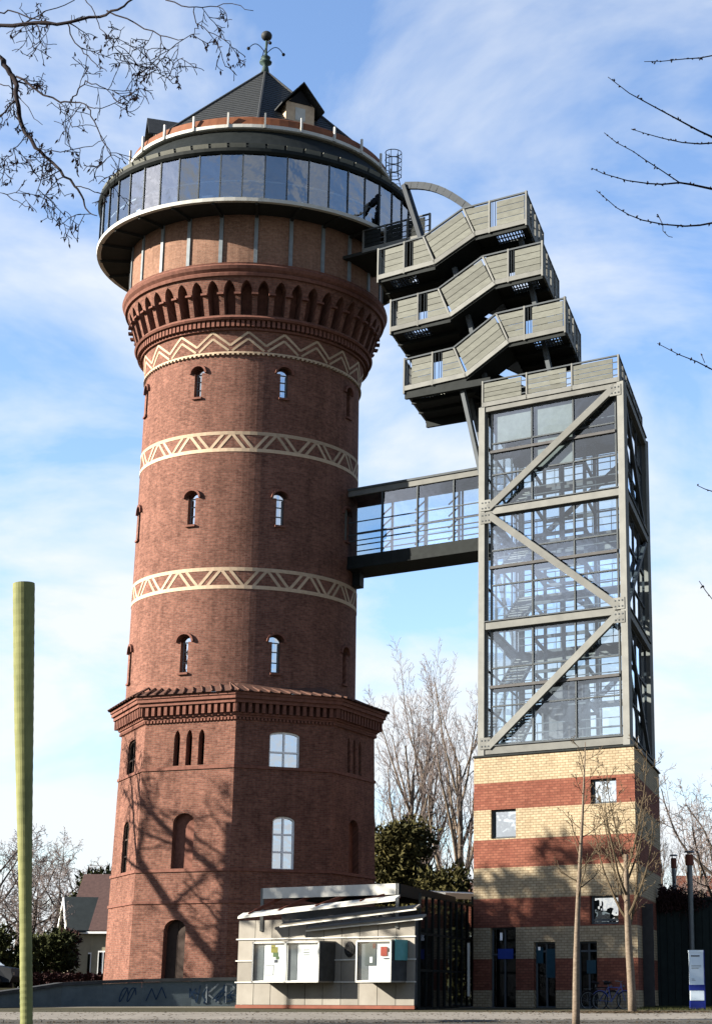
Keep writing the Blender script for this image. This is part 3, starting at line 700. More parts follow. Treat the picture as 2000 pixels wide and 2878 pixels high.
# steel frame
Z = [10.3, 15.56, 20.55, 25.22]; SL, SR = 6.86, 0.10; WF, WB_ = 0.43, 8.9; ST = 0.30
def tie(name, p, q, wd, hh, m='steel', up=(0, 0, 1), parent=None): b = MB(); b.bar(p, q, wd, hh, up); return b.build(name, m, parent or G, world=True)
corners = [(SR, WF), (SL, WF), (SL, WB_), (SR, WB_)]
for (s, wv) in corners:
    tie('column', LF(s, wv, 10.0), LF(s, wv, 25.3), .30, .30, 'steel', up=NN)
for i in range(4):
    (sa, wa_), (sb, wb2) = corners[i], corners[(i + 1) % 4]
    for z in Z:
        a, b = LF(sa, wa_, z), LF(sb, wb2, z); d = (b - a).normalized(); tie('beam', a + d * .15, b - d * .15, .22, .30)
        tie('beam_flange', a + d * .16 + Vector((0, 0, .19)), b - d * .16 + Vector((0, 0, .19)), .34, .045, 'grey_steel')
    outn = -NN * -1 if i == 0 else Vector((0, 0, 0))
    for j in range(3):
        flip = (j % 2 == 0)
        if i == 0:
            pa_, pb_ = ((SL - .35, Z[j] + .15), (SR + .25, Z[j + 1] - .12)) if flip else ((SL - .35, Z[j + 1] - .15), (SR + .25, Z[j] + .15))
            o = NN * 0.10
            tie('diagonal_brace', LF(pa_[0], WF, pa_[1]) + o, LF(pb_[0], WF, pb_[1]) + o, .16, .30, up=NN.cross(Vector((0, 0, 1))))
        else:
            a, b = LF(sa, wa_, Z[j] if flip else Z[j + 1]), LF(sb, wb2, Z[j + 1] if flip else Z[j]); tie('diagonal_brace', a, b, .14, .22, 'grey_steel')
    for j in range(3):
        z0, z1 = Z[j] + .22, Z[j + 1] - .16; nc = 3 if i % 2 == 0 else 4
        ins = 0.36
        a, b = LF(sa, wa_, 0), LF(sb, wb2, 0); d = (b - a); ln = d.length; d.normalize(); cen = LF(3.5, 4.6, 0)
        inn = Vector((-d.y, d.x, 0)); inn = inn if inn.dot(cen - a) > 0 else -inn
        for c in range(nc + 1):
            x = lerp(ins, ln - ins, c / nc); p = a + d * x + inn * .12; tie('mullion', p + Vector((0, 0, z0)), p + Vector((0, 0, z1)), .07, .09, 'grey_steel', up=inn)
        for r_ in range(4):
            z = lerp(z0 + .03, z1 - .03, r_ / 3); p, q = a + d * ins + inn * .12, a + d * (ln - ins) + inn * .12
            tie('transom', p + Vector((0, 0, z)), q + Vector((0, 0, z)), .09, .06, 'grey_steel')
        for c in range(nc):
            for r_ in range(3):
                x0, x1 = lerp(ins, ln - ins, c / nc) + .03, lerp(ins, ln - ins, (c + 1) / nc) - .03
                y0, y1 = lerp(z0, z1, r_ / 3) + .03, lerp(z0, z1, (r_ + 1) / 3) - .03
                b_ = MB(); p, q = a + d * x0 + inn * .13, a + d * x1 + inn * .13
                b_.quad(p + Vector((0, 0, y0)), q + Vector((0, 0, y0)), q + Vector((0, 0, y1)), p + Vector((0, 0, y1))); b_.build('glass_pane', 'tower_glass', G, world=True)
                if i == 0 and j == 2 and (c, r_) in ((2, 2), (1, 2), (1, 1)):
                    b_ = MB(); k_ = inn * .12; b_.para((p + q) / 2 + k_ + Vector((0, 0, (y0 + y1) / 2)), (q - p) / 2 * .94, inn * .01, (0, 0, (y1 - y0) / 2 * .95)); b_.build('blind', 'blind', G, world=True)
for j, (s_g, zg) in enumerate(((SL - .22, Z[0] + .30), (SR + .22, Z[1] - .28), (SR + .22, Z[1] + .28), (SL - .22, Z[2] - .28), (SL - .22, Z[2] + .28), (SR + .22, Z[3] - .28))):
    b = MB(); b.para(LF(s_g, WF, zg) + NN * .165, E_ * .26, NN * .012, (0, 0, .24)); gp_ = b.build('gusset_plate', 'steel', G, world=True)
    for bx in (-.16, 0, .16):
        for bz_ in (-.12, .12):
            b = MB(); b.para(LF(s_g, WF, zg + bz_) + NN * .185 + E_ * bx, E_ * .028, NN * .012, (0, 0, .028)); b.build('bolt', 'grey_steel', gp_, world=True)
# interior: lift shaft, inner columns, landings, stairs
for (s, wv) in ((4.9, 3.0), (2.3, 3.0), (2.3, 6.2), (4.9, 6.2), (3.4, 3.0)):
    tie('inner_column', LF(s, wv, 10), LF(s, wv, 25.2), .16, .16, 'grey_steel')
for i in range(10):
    z = 10.9 + i * 1.5
    for (a, b) in (((2.3, 3.0), (4.9, 3.0)), ((2.3, 6.2), (4.9, 6.2)), ((2.3, 3.0), (2.3, 6.2)), ((4.9, 3.0), (4.9, 6.2))): tie('shaft_beam', LF(a[0], a[1], z), LF(b[0], b[1], z), .10, .14, 'grey_steel')
lev = [10.4 + 2.57 * i for i in range(6)]
for i, z in enumerate(lev):
    b = MB()
    for wv in (1.0, 7.4): b.para(LF(3.5, wv, z), E_ * 3.05, D2 * .55, (0, 0, .06))
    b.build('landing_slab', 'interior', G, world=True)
    b = MB()
    for wv in (1.62, 6.8):
        for h_ in (.35, .7, 1.05): b.bar(LF(.6, wv, z + h_), LF(6.4, wv, z + h_), .03, .04)
        for q in range(7): b.bar(LF(.6 + q * .966, wv, z), LF(.6 + q * .966, wv, z + 1.05), .03, .03)
    b.build('landing_rail', 'grey_steel', G, world=True)
    if i < 5:
        st = MB(); st.bar(LF(5.4, 1.6, z), LF(5.4, 6.8, z + 2.57), .06, .22); st.bar(LF(6.4, 1.6, z), LF(6.4, 6.8, z + 2.57), .06, .22)
        fl = st.build('stair_flight', 'grey_steel', G, world=True)
        for q in range(13):
            t = (q + .5) / 13; b = MB(); b.para(LF(5.9, lerp(1.6, 6.8, t), z + 2.57 * t), E_ * .5, D2 * .15, (0, 0, .025)); b.build('tread', 'steel', fl, world=True)
lift = MB(); lift.para(LF(3.6, 4.6, 12.2), E_ * 1.0, D2 * 1.2, (0, 0, 1.2)); lift.build('lift_car', 'interior', G, world=True)
# deck on top with parapet
dk = MB(); dk.para(LF(3.5, 4.66, 25.28), E_ * 3.45, D2 * 4.3, (0, 0, .06)); dk.build('roof_deck', 'soffit', G, world=True)
def parapet(parent, a, b, h, bays, nb=4, first=True, gap=.28, m='panel', last=True, base=0.10, world=True):
    """boards between posts along a->b (3-D points at deck edge)"""
    up = Vector((0, 0, 1)); d = b - a; ln = d.length; hd = Vector((d.x, d.y, 0)).normalized(); side = hd.cross(up)
    def post(p): tie('railing_post', p - up * .12, p + up * (h + .06), .07, .10, 'steel', up=side, parent=parent)
    for k in range(bays):
        p, q = a + d * (k / bays), a + d * ((k + 1) / bays)
        if k or first: post(p)
        if k == bays - 1 and last: post(q)
        pp, qq = p + d / ln * gap * .25, q - d / ln * gap
        bh = (h - base - .06) / nb
        for r_ in range(nb):
            z = base + bh * (r_ + .5); b_ = MB(); b_.bar(pp + up * z, qq + up * z, .035, bh - .022); b_.build('railing_board', m, parent, world=world)
        for z in (base + .1, h * .45, h * .75): tie('railing_rod', qq + up * z, q + up * z, .03, .04, 'grey_steel', parent=parent)
    tie('top_rail', a + up * (h + .02), b + up * (h + .02), .09, .06, 'grey_steel', parent=parent)
    tie('edge_beam', a - up * .02, b - up * .02, .10, .20, 'steel', parent=parent)
parapet(G, LF(SL, .30, 25.42), LF(SR + .1, .30, 25.42), 1.02, 3)
parapet(G, LF(SR + .1, .30, 25.42), LF(SR + .1, 8.9, 25.42), 1.02, 7, first=False)
parapet(G, LF(SL, .30, 25.42), LF(SL, 8.9, 25.42), 1.02, 6, first=False)

# ================================================================== EXTERNAL STAIRCASE
ST_ = empty('external_staircase', tuple(LF(5, 3, 25.4)), 'zigzag metal staircase of pale boarded flights stepping up to the tower gallery', 'staircase')
W0_, W1_ = .43, 4.9; WM = 2.45
prof = [[(11.05, 26.95), (7.75, 27.02), (5.55, 28.20), (2.75, 28.22)], [(11.85, 29.95), (8.60, 30.02), (6.25, 31.08), (3.85, 31.08)], [(12.6, 32.66), (9.45, 32.76), (7.30, 33.66), (4.65, 33.66)]]
RH = 1.34; SLT = 0.66
def board_bay(p, q, sl=0.0, sr=0.0):
    """one boarded bay between bottom points p and q; sl / sr slant its two ends towards the left, going up"""
    up = Vector((0, 0, 1)); nb = 4; h = RH
    bh = (h - .16) / nb
    for r_ in range(nb):
        z = .12 + bh * (r_ + .5); b_ = MB(); hh = bh / 2 - .012; th_ = NN * .018
        lo = [p + up * (z - hh) + E_ * sl * (z - hh) / h, q + up * (z - hh) + E_ * sr * (z - hh) / h]; hi = [q + up * (z + hh) + E_ * sr * (z + hh) / h, p + up * (z + hh) + E_ * sl * (z + hh) / h]
        fr4 = [x + th_ for x in lo + hi]; bk4 = [x - th_ for x in lo + hi]
        b_.quad(*fr4); b_.quad(*reversed(bk4))
        for k_ in range(4): b_.quad(fr4[k_], bk4[k_], bk4[(k_ + 1) % 4], fr4[(k_ + 1) % 4])
        b_.build('railing_board', 'panel', ST_, world=True)
def post(p, q, wd=.11, m='steel'): tie('railing_post', p, q, .08, wd, m, up=NN, parent=ST_)
UP = Vector((0, 0, 1))
for li, pf in enumerate(prof):
    pts = [LF(s, W0_, z) for s, z in pf]
    # bottom edge beam and top rail
    for a, b in zip(pts, pts[1:]):
        tie('edge_beam', a, b, .10, .22, 'steel', parent=ST_); pass
    tp = [pts[0], pts[1] + E_ * SLT, pts[2] + E_ * SLT, pts[3]]
    for a, b in zip(tp, tp[1:]): tie('top_rail', a + UP * (RH + .05), b + UP * (RH + .05), .10, .07, 'grey_steel', parent=ST_)
    e0, e1 = pts[0], pts[1]; lr = lambda a, b, t: a + (b - a) * t
    # left landing: boarded bay, gap, short fan bay
    post(e0 - UP * .25, e0 + UP * (RH + .12)); pm = lr(e0, e1, .46); post(pm - UP * .15, pm + UP * (RH + .1))
    board_bay(lr(e0, e1, .12), lr(e0, e1, .45)); board_bay(lr(e0, e1, .62), lr(e0, e1, .98), 0, SLT)
    for t in (.04, .09, .50, .56, .60):
        a = lr(e0, e1, t); tie('baluster', a, a + UP * RH, .03, .03, 'grey_steel', parent=ST_)
    # inclined bay with slanted posts
    fa, fb = pts[1], pts[2]; dr = (fb - fa).normalized(); pr_ = (UP - dr * UP.dot(dr)).normalized()
    board_bay(lr(fa, fb, .05), lr(fa, fb, .95), SLT, SLT)
    for q in (fa, fb): post(q - UP * .1, q + UP * (RH + .05) + E_ * SLT, .10)
    # right landing
    e2, e3 = pts[2], pts[3]
    pm = lr(e2, e3, .28); post(pm - UP * .15, pm + UP * (RH + .1)); post(e3 - UP * .2, e3 + UP * (RH + .12))
    board_bay(lr(e2, e3, .03), lr(e2, e3, .26), SLT, 0); board_bay(lr(e2, e3, .42), lr(e2, e3, .96))
    for t in (.30, .34, .39, .975):
        a = lr(e2, e3, t); tie('baluster', a, a + UP * RH, .03, .03, 'grey_steel', parent=ST_)
    # rear rail, same profile
    rp = [LF(s, W1_, z) for s, z in pf]
    parapet(ST_, rp[0], rp[1], RH, 2); parapet(ST_, rp[2], rp[3], RH, 2)
    # ends
    parapet(ST_, LF(pf[0][0], W0_, pf[0][1]), LF(pf[0][0], W1_, pf[0][1]), RH, 4, first=False)
    parapet(ST_, LF(pf[3][0], W0_, pf[3][1]), LF(pf[3][0], W1_, pf[3][1]), RH, 4, first=False)
    # landing slabs with an open grating bay
    for (sa, sb, z, gs0, gs1) in ((pf[0][0], pf[1][0], (pf[0][1] + pf[1][1]) / 2, pf[0][0] - 1.9, pf[0][0] - .5), (pf[2][0], pf[3][0], (pf[2][1] + pf[3][1]) / 2, pf[3][0] + .35, pf[3][0] + 1.7)):
        lo, hi = min(gs0, gs1), max(gs0, gs1); s_lo, s_hi = min(sa, sb), max(sa, sb)
        b = MB()
        def slab(s0, s1, w0, w1): b.para(LF((s0 + s1) / 2, (w0 + w1) / 2, z - .06), E_ * (s1 - s0) / 2, D2 * (w1 - w0) / 2, (0, 0, .05))
        slab(s_lo, lo, W0_, W1_); slab(hi, s_hi, W0_, W1_); slab(lo, hi, W0_, W0_ + .35); slab(lo, hi, W0_ + 1.7, W1_)
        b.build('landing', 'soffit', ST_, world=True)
        b = MB()
        for q in range(9): s = lerp(lo, hi, (q + .5) / 9); b.bar(LF(s, W0_ + .3, z - .06), LF(s, W0_ + 1.75, z - .06), .05, .06)
        for q in range(3): b.bar(LF(lo, W0_ + .6 + q * .4, z - .06), LF(hi, W0_ + .6 + q * .4, z - .06), .04, .05)
        b.build('grating', 'grey_steel', ST_, world=True)
        b = MB()
        for q in range(4): wv = lerp(W0_ + .1, W1_ - .1, q / 3); b.bar(LF(s_lo, wv, z - .20), LF(s_hi, wv, z - .20), .10, .18)
        b.build('landing_joist', 'dark_metal', ST_, world=True)
    def flight(sa, za, sb, zb, w0, w1):
        b = MB()
        for wv in (w0, w1): b.bar(LF(sa, wv, za - .08), LF(sb, wv, zb - .08), .06, .26)
        for wv in (w0 - .04, w1 + .04): b.bar(LF(sa, wv, za + .62), LF(sb, wv, zb + .62), .03, 1.05)
        b.para((LF(sa, (w0 + w1) / 2, za - .2) + LF(sb, (w0 + w1) / 2, zb - .2)) / 2, (LF(sb, w0, zb) - LF(sa, w0, za)) / 2, D2 * (abs(w1 - w0) / 2), (0, 0, .012))
        fo = b.build('flight', 'dark_metal', ST_, world=True); n = max(4, round(abs(zb - za) / .175))
        for q in range(n):
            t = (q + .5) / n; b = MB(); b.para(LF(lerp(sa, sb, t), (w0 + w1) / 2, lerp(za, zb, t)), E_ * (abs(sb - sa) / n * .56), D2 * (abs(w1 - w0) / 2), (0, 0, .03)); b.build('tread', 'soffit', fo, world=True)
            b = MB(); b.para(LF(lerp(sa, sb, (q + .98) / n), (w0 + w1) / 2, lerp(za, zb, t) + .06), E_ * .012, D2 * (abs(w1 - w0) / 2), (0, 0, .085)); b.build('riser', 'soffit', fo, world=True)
    flight(pf[1][0], pf[1][1], pf[2][0], pf[2][1], W0_ + .06, WM - .1)
    pz = prof[li - 1][2:] if li else [(6.2, 25.42), (2.75, 25.42)]
    flight(pz[0][0] + (0 if li else -1.2), pz[0][1], pf[1][0], pf[1][1], WM + .15, W1_ - .1)
# raking supports
for (a, b) in (((6.5, 1.2, 25.4), (8.6, 1.2, 32.6)), ((6.5, 4.2, 25.4), (8.6, 4.2, 32.6)), ((3.4, 1.6, 25.4), (5.2, 1.6, 33.5)), ((3.4, 4.4, 25.4), (5.2, 4.4, 33.5)), ((6.9, .6, 22.0), (8.1, .8, 26.8)), ((6.9, 3.0, 22.0), (8.1, 3.0, 26.8))):
    tie('support_strut', LF(*a), LF(*b), .18, .20, 'grey_steel', parent=ST_)
for wv in (W0_ + .1, W1_ - .1): tie('cantilever_beam', LF(11.0, wv, 26.62), LF(6.5, wv, 26.55), .16, .30, 'dark_metal', parent=ST_)
for (s, wv, z0, z1) in ((2.70, 3.4, 26.3, 28.4), (2.70, 3.9, 26.3, 28.4), (3.8, 3.4, 29.3, 31.2), (3.8, 3.9, 29.3, 31.2)): tie('ladder_rail', LF(s, wv, z0), LF(s, wv, z1), .05, .05, 'dark_metal', parent=ST_)
# link platform to the gallery and its arched hood
lk = MB(); lk.para(LF(12.6, 3.4, 34.9), E_ * 2.6, D2 * 1.4, (0, 0, .08)); lk.build('link_platform', 'soffit', ST_, world=True)
parapet(ST_, LF(14.0, 2.0, 35.0), LF(10.2, 2.0, 35.0), 1.0, 3, m='dark_metal')
for wv in (1.4, 3.6):
    off = wv * DN
    pa_, pb_, pc_ = sk(908 * K, 417 * K, off), sk(950 * K, 535 * K, off), sk(1056 * K, 470 * K, off)
    tie('hood_post', LF(pa_[0], wv, pa_[1]), LF(pb_[0], wv, pb_[1] - .3), .20, .42, 'shaded_blue_steel', up=NN, parent=ST_)
    pts = []
    for i in range(11):
        t = i / 10; s = lerp(pa_[0], pc_[0], t); z = lerp(pa_[1], pc_[1], t) + .42 * math.sin(PI * t); pts.append(LF(s, wv, z))
    for a, b in zip(pts, pts[1:]): tie('hood_arch', a, b + (b - a).normalized() * .05, .18, .34, 'shaded_blue_steel', parent=ST_)
    if wv == 1.4: hp = pts
    else:
        for i in (2, 5, 8): tie('hood_tie', hp[i], pts[i], .10, .10, 'shaded_blue_steel', parent=ST_)

# ================================================================== FOOTBRIDGE
BR = empty('footbridge', tuple(LF(11, 2.4, 19.4)), 'glazed steel footbridge linking the brick tower with the glass tower', 'footbridge')
def bz(u, v, off=2.5): return sk(u, v, off)
BO = 4.2; WBf = BO / DN; bs0, bs1 = 16.6, 6.9; zb0, zt0 = 19.47, 23.28; wid = 1.9
bkz = (sk(800 * K, 1098 * K, BO)[1] - EYE) / (23.32 - EYE)
def BF(s, wv, z): return LF(s, WBf + wv, EYE + (z - EYE) * bkz)
bps = [sk(u, 1450, BO)[0] for u in (971, 1074, 1172.6, 1274.7, 1348)]; bs0 = bps[0] + 1.2
for wv in (0, wid):
    tie('bottom_girder', BF(bs0, wv, 19.82), BF(bs1, wv, 19.82), .14, .62, 'dark_metal', parent=BR)
    tie('top_girder', BF(bs0, wv, 23.14), BF(bs1, wv, 23.14), .16, .28, 'grey_steel' if wv else 'steel', parent=BR)
    for i in range(5):
        s = bps[i]; tie('bridge_post', BF(s, wv, 20.1), BF(s, wv, 23.0), .07, .10, 'grey_steel', up=NN, parent=BR)
    for z in (20.85, 21.15, 21.75): tie('bridge_rail', BF(bs0, wv, z), BF(bs1, wv, z), .04, .05, 'grey_steel', parent=BR)
    for i in range(4):
        s0_, s1_ = bps[i], bps[i + 1]
        b = MB(); b.quad(BF(s0_ - .04, wv + .02, 20.15), BF(s1_ + .04, wv + .02, 20.15), BF(s1_ + .04, wv + .02, 23.0), BF(s0_ - .04, wv + .02, 23.0)); b.build('bridge_pane', 'tower_glass', BR, world=True)
for i in range(8):
    s = lerp(bps[0] - .6, bps[4] + .3, i / 7)
    if i % 2: 
        for q in range(5): tie('lattice', BF(s, wid + .02, 20.2 + q * .56), BF(s - .55, wid + .02, 20.2 + (q + 1) * .56 - .2), .05, .06, 'grey_steel', parent=BR)
        tie('lattice_post', BF(s - .6, wid, 20.1), BF(s - .6, wid, 23.0), .08, .1, 'grey_steel', up=NN, parent=BR)
tie('end_post', BF(bps[0], -.12, 19.3), BF(bps[0], -.12, 23.4), .14, .16, 'steel', up=NN, parent=BR)
b = MB(); b.para(BF((bs0 + bs1) / 2, wid / 2, 19.62), E_ * (bs0 - bs1) / 2, D2 * (wid / 2 + .1), (0, 0, .10)); b.build('bridge_floor', 'dark_metal', BR, world=True)
b = MB(); b.para(BF((bs0 + bs1) / 2, wid / 2, 23.32), E_ * (bs0 - bs1) / 2, D2 * (wid / 2 + .15), (0, 0, .05)); b.build('bridge_roof', 'grey_steel', BR, world=True)
b = MB(); b.para(BF(bps[0] - .5, wid / 2, 19.2), E_ * .22, D2 * .35, (0, 0, .35)); b.para(BF(bps[0] + .1, wid / 2, 18.5), E_ * .3, D2 * .2, (0, 0, .7)); b.build('bearing_bracket', 'dark_metal', BR, world=True)

# ================================================================== ENTRANCE PAVILION
K0 = at(1163, 2836, 66.0); K0.z = 0
PV = empty('entrance_pavilion', tuple(K0), 'low entrance pavilion of pale panels with projecting display cases and glass hall', 'pavilion')
def KF(s, o, z): return K0 + E_ * s + NN * o + Vector((0, 0, z))           # o = metres in front of the wall
KW = 8.12
core = MB(); core.para(KF(KW / 2, -.20, 1.76), E_ * (KW / 2 - .02), NN * .15, (0, 0, 1.55)); core.build('core_wall', 'coping', PV, world=True)
rows = [(.20, 1.00), (1.03, 1.79), (1.82, 2.59), (2.62, 3.30)]
ncol = 10
for (z0, z1) in rows:
    for i in range(ncol):
        s0_, s1_ = KW * i / ncol + .012, KW * (i + 1) / ncol - .012
        b = MB(); b.para(KF((s0_ + s1_) / 2, -.03, (z0 + z1) / 2), E_ * (s1_ - s0_) / 2, NN * .025, (0, 0, (z1 - z0) / 2)); b.build('facade_panel', 'kiosk_panel', PV, world=True)
for z in (1.015, 1.805, 2.605): tie('panel_rail', KF(-.06, .02, z), KF(KW + .06, .02, z), .06, .045, 'white_metal', parent=PV)
tie('base_rail', KF(-.02, -.02, .13), KF(KW + .02, -.02, .13), .08, .12, 'rust', parent=PV)
for i in (0.9, 2.5, 4, 5.6, 7.2):
    tie('foot', KF(i, -.1, 0.0), KF(i, -.1, .12), .12, .12, 'coping', parent=PV)
# display cases
for (sa, sb, nb_) in ((6.62, 3.52, 2), (1.88, .34, 1)):
    b = MB(); z0, z1 = 1.0, 2.47
    c = (sa + sb) / 2; h_ = (sa - sb) / 2
    b.para(KF(c, .5, z0 + .02), E_ * h_, NN * .5, (0, 0, .025)); b.para(KF(c, .5, z1 - .02), E_ * h_, NN * .5, (0, 0, .025))
    b.para(KF(sa - .02, .5, (z0 + z1) / 2), E_ * .02, NN * .5, (0, 0, (z1 - z0) / 2 - .045))
    dc = b.build('display_case', 'kiosk_panel', PV, world=True)
    b = MB(); b.para(KF(sb + .02, .5, (z0 + z1) / 2), E_ * .02, NN * .5, (0, 0, (z1 - z0) / 2 - .045)); b.build('case_shade_side', 'coping', dc, world=True)  # right side turned from the sun, its shade put into a darker colour
    b = MB(); b.para(KF(c, .86, (z0 + z1) / 2), E_ * (h_ - .05), NN * .01, (0, 0, (z1 - z0) / 2 - .05)); b.build('case_back', 'paper', dc, world=True)
    for i in range(nb_):
        a, e = lerp(sa, sb, i / nb_), lerp(sa, sb, (i + 1) / nb_)
        fr = MB()
        for (p, q) in (((a - .03, z0), (a - .03, z1)), ((e + .03, z0), (e + .03, z1))): fr.bar(KF(p[0], .98, p[1]), KF(q[0], .98, q[1]), .06, .05, up=NN)
        for z in (z0 + .03, z1 - .03): fr.bar(KF(a, .98, z), KF(e, .98, z), .05, .06)
        wf = fr.build('case_frame', 'white_metal', dc, world=True)
        b = MB(); b.quad(KF(a - .05, .965, z0 + .05), KF(e + .05, .965, z0 + .05), KF(e + .05, .965, z1 - .05), KF(a - .05, .965, z1 - .05)); b.build('case_glass', 'clear_glass', dc, world=True)
        def poster(m, x0, x1, y0, y1, dd=.885, nm='poster'):
            s0_, s1_ = lerp(a, e, x0), lerp(a, e, x1); q = MB(); q.para(KF((s0_ + s1_) / 2, dd, (lerp(z0, z1, y0) + lerp(z0, z1, y1)) / 2), E_ * abs(s1_ - s0_) / 2, NN * .004, (0, 0, (y1 - y0) * (z1 - z0) / 2)); q.build(nm, m, dc, world=True)
        poster('galvanised', .04, .30, .06, .95, nm='pane_shade_strip')  # grey strip puts the shading and reflection on the glass into colour
        if nb_ == 2 and i == 0:
            poster('paper', .34, .95, .10, .94)
            for (m, x, y, r_) in (('poster_yellow', .62, .80, .10), ('poster_green', .66, .68, .08), ('poster_yellow', .58, .88, .06), ('ink', .68, .52, .05), ('poster_green', .72, .6, .05)): poster(m, x - r_, x + r_, y - r_ * .7, y + r_ * .7, .895)
            for y in (.18, .42): poster('ink', .36, .60, y, y + .01, .895)
            poster('ink', .60, .61, .18, .43, .895)
        elif nb_ == 2:
            poster('paper', .34, .95, .10, .94)
            for y in (.66, .72, .78): poster('poster_grey', .50, .66, y, y + .015, .895)
        else:
            poster('poster_grey', .22, .52, .40, .92, .905); poster('paper', .36, .44, .46, .60, .915); poster('rust', .44, .52, .80, .92, .915)
            poster('poster_red', .66, .84, .62, .84, .905); poster('ink', .74, .92, .55, .57, .905); poster('dry_leaf', .84, .92, .72, .80, .905)
b = MB(); b.para(KF(.30, .42, 2.12), E_ * .012, NN * .40, (0, 0, .36)); b.build('teal_sheet', 'poster_teal', PV, world=True)
# round emblem on the wall
med = MB(); c = KF(2.86, .0, 2.18); ring = []
for i in range(24):
    a = 2 * PI * i / 24; rr = .26 * (1 + .10 * (1 if abs(math.sin(a)) > .96 else 0)); ring.append(c + E_ * rr * .86 * math.cos(a) + Vector((0, 0, rr * math.sin(a))))
med.quad(*[p + NN * .05 for p in ring])
for i in range(24): med.quad(ring[i], ring[(i + 1) % 24], ring[(i + 1) % 24] + NN * .05, ring[i] + NN * .05)
emb = med.build('emblem', 'black', PV, world=True)
b = MB(); b.tube([c + E_ * .13 * math.cos(2 * PI * i / 16) + Vector((0, 0, .16 * math.sin(2 * PI * i / 16))) + NN * .055 for i in range(17)], .014, 4); b.build('emblem_ring', 'coping', emb, world=True)
# canopy louvres and roof
for (o, s0_, z0, s1_, z1, wd, m) in ((1.0, 7.24, 3.45, .10, 3.93, .34, 'white_metal'), (.55, 5.6, 3.12, -.5, 3.62, .30, 'kiosk_panel'), (.15, 4.7, 2.96, -.5, 3.30, .26, 'kiosk_panel')):
    b = MB(); p, q = KF(s0_, o, z0), KF(s1_, o, z1); d = (q - p); b.para((p + q) / 2, d / 2, (NN * .9 - Vector((0, 0, .42))) * wd / 2, Vector((0, 0, .03)) + NN * .012); lo = b.build('canopy_louvre', m, PV, world=True)
    tie('louvre_edge', p + NN * wd * .45 - Vector((0, 0, .10)), q + NN * wd * .45 - Vector((0, 0, .10)), .03, .05, 'white_metal', parent=lo)
    tie('louvre_back_strip', p - NN * wd * .45 + Vector((0, 0, .02)), q - NN * wd * .45 + Vector((0, 0, .02)), .05, .07, 'rust', parent=lo)  # solid rust-brown strip along the louvre's rear edge
RZ = 4.42
rA, rB = KF(.72, 0, RZ), KF(7.0, 0, RZ)
HL = 9.5                                       # depth of the hall along D2
rf = MB(); cc = (rA + rB) / 2 + D2 * HL / 2; rf.para(cc - Vector((0, 0, .05)), (rB - rA) / 2, D2 * HL / 2, (0, 0, .10)); rf.build('hall_roof', 'dark_metal', PV, world=True)
tie('roof_fascia', rA + NN * .03 - Vector((0, 0, .12)), rB + NN * .03 - Vector((0, 0, .12)), .06, .40, 'white_metal', parent=PV)
tie('roof_side_fascia', rA - Vector((0, 0, .16)) - E_ * .04, rA + D2 * HL - Vector((0, 0, .16)) - E_ * .04, .06, .44, 'dark_metal', parent=PV)
for s in (.78, 7.0): tie('roof_post', KF(s, .02, 2.9), KF(s, .02, 4.5), .12, .12, 'steel', parent=PV)
for s in (1.2, 3.2, 4.9, 6.3):
    tie('rafter', KF(s, -.4, 4.2), KF(s + .5, 1.05, 3.9 - (s - .1) * .068), .07, .12, 'rust', parent=PV)
# glazed right side of the hall
for i in range(10):
    p = KF(.0, -.3, 0) + D2 * (HL * i / 9) ; tie('hall_mullion', p, p + UP * 4.1, .09, .10, 'dark_metal', parent=PV)
    if i < 9:
        q = KF(.0, -.3, 0) + D2 * (HL * (i + 1) / 9)
        for (z0, z1) in ((.1, 1.4), (1.45, 2.7), (2.75, 4.1)):
            b = MB(); b.quad(p + UP * z0, q + UP * z0, q + UP * z1, p + UP * z1); b.build('hall_pane', 'dark_glass', PV, world=True)
for z in (.08, 1.42, 2.72, 4.1): tie('hall_transom', KF(0, -.3, z), KF(0, -.3, z) + D2 * HL, .08, .08, 'dark_metal', parent=PV)
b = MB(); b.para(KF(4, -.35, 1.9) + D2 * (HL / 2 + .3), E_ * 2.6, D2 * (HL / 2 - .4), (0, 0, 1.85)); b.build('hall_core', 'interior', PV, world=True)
b = MB(); b.para(KF(8.1, -.3, 1.7) + D2 * HL / 2, E_ * .05, D2 * HL / 2, (0, 0, 1.6)); b.build('hall_side_wall', 'kiosk_panel', PV, world=True)
tie('downpipe', at(1316, 2650, 73.0) * 1, at(1316, 2800, 73.0) * 1, .10, .10, 'white_metal', parent=PV)
# low link roof behind
b = MB(); a_, b_ = at(1232, 2512, 82), at(1328, 2520, 80); b.bar(a_, b_, 3.0, .25); 
for i in range(5): b.bar(a_.lerp(b_, i / 4) + UP * .02, a_.lerp(b_, i / 4) - UP * .5, .05, .05)
lr_ = tag(b.build('link_roof', 'white_metal', org=(a_.x, a_.y, 0)), 'flat pale roof edge behind the dark glass hall', 'roof')
b = MB()
for t in (0, 1): b.bar(Vector((lerp(a_.x, b_.x, t), lerp(a_.y, b_.y, t), 0)), a_.lerp(b_, t), .12, .12)
b.build('roof_post', 'dark_metal', lr_, world=True)
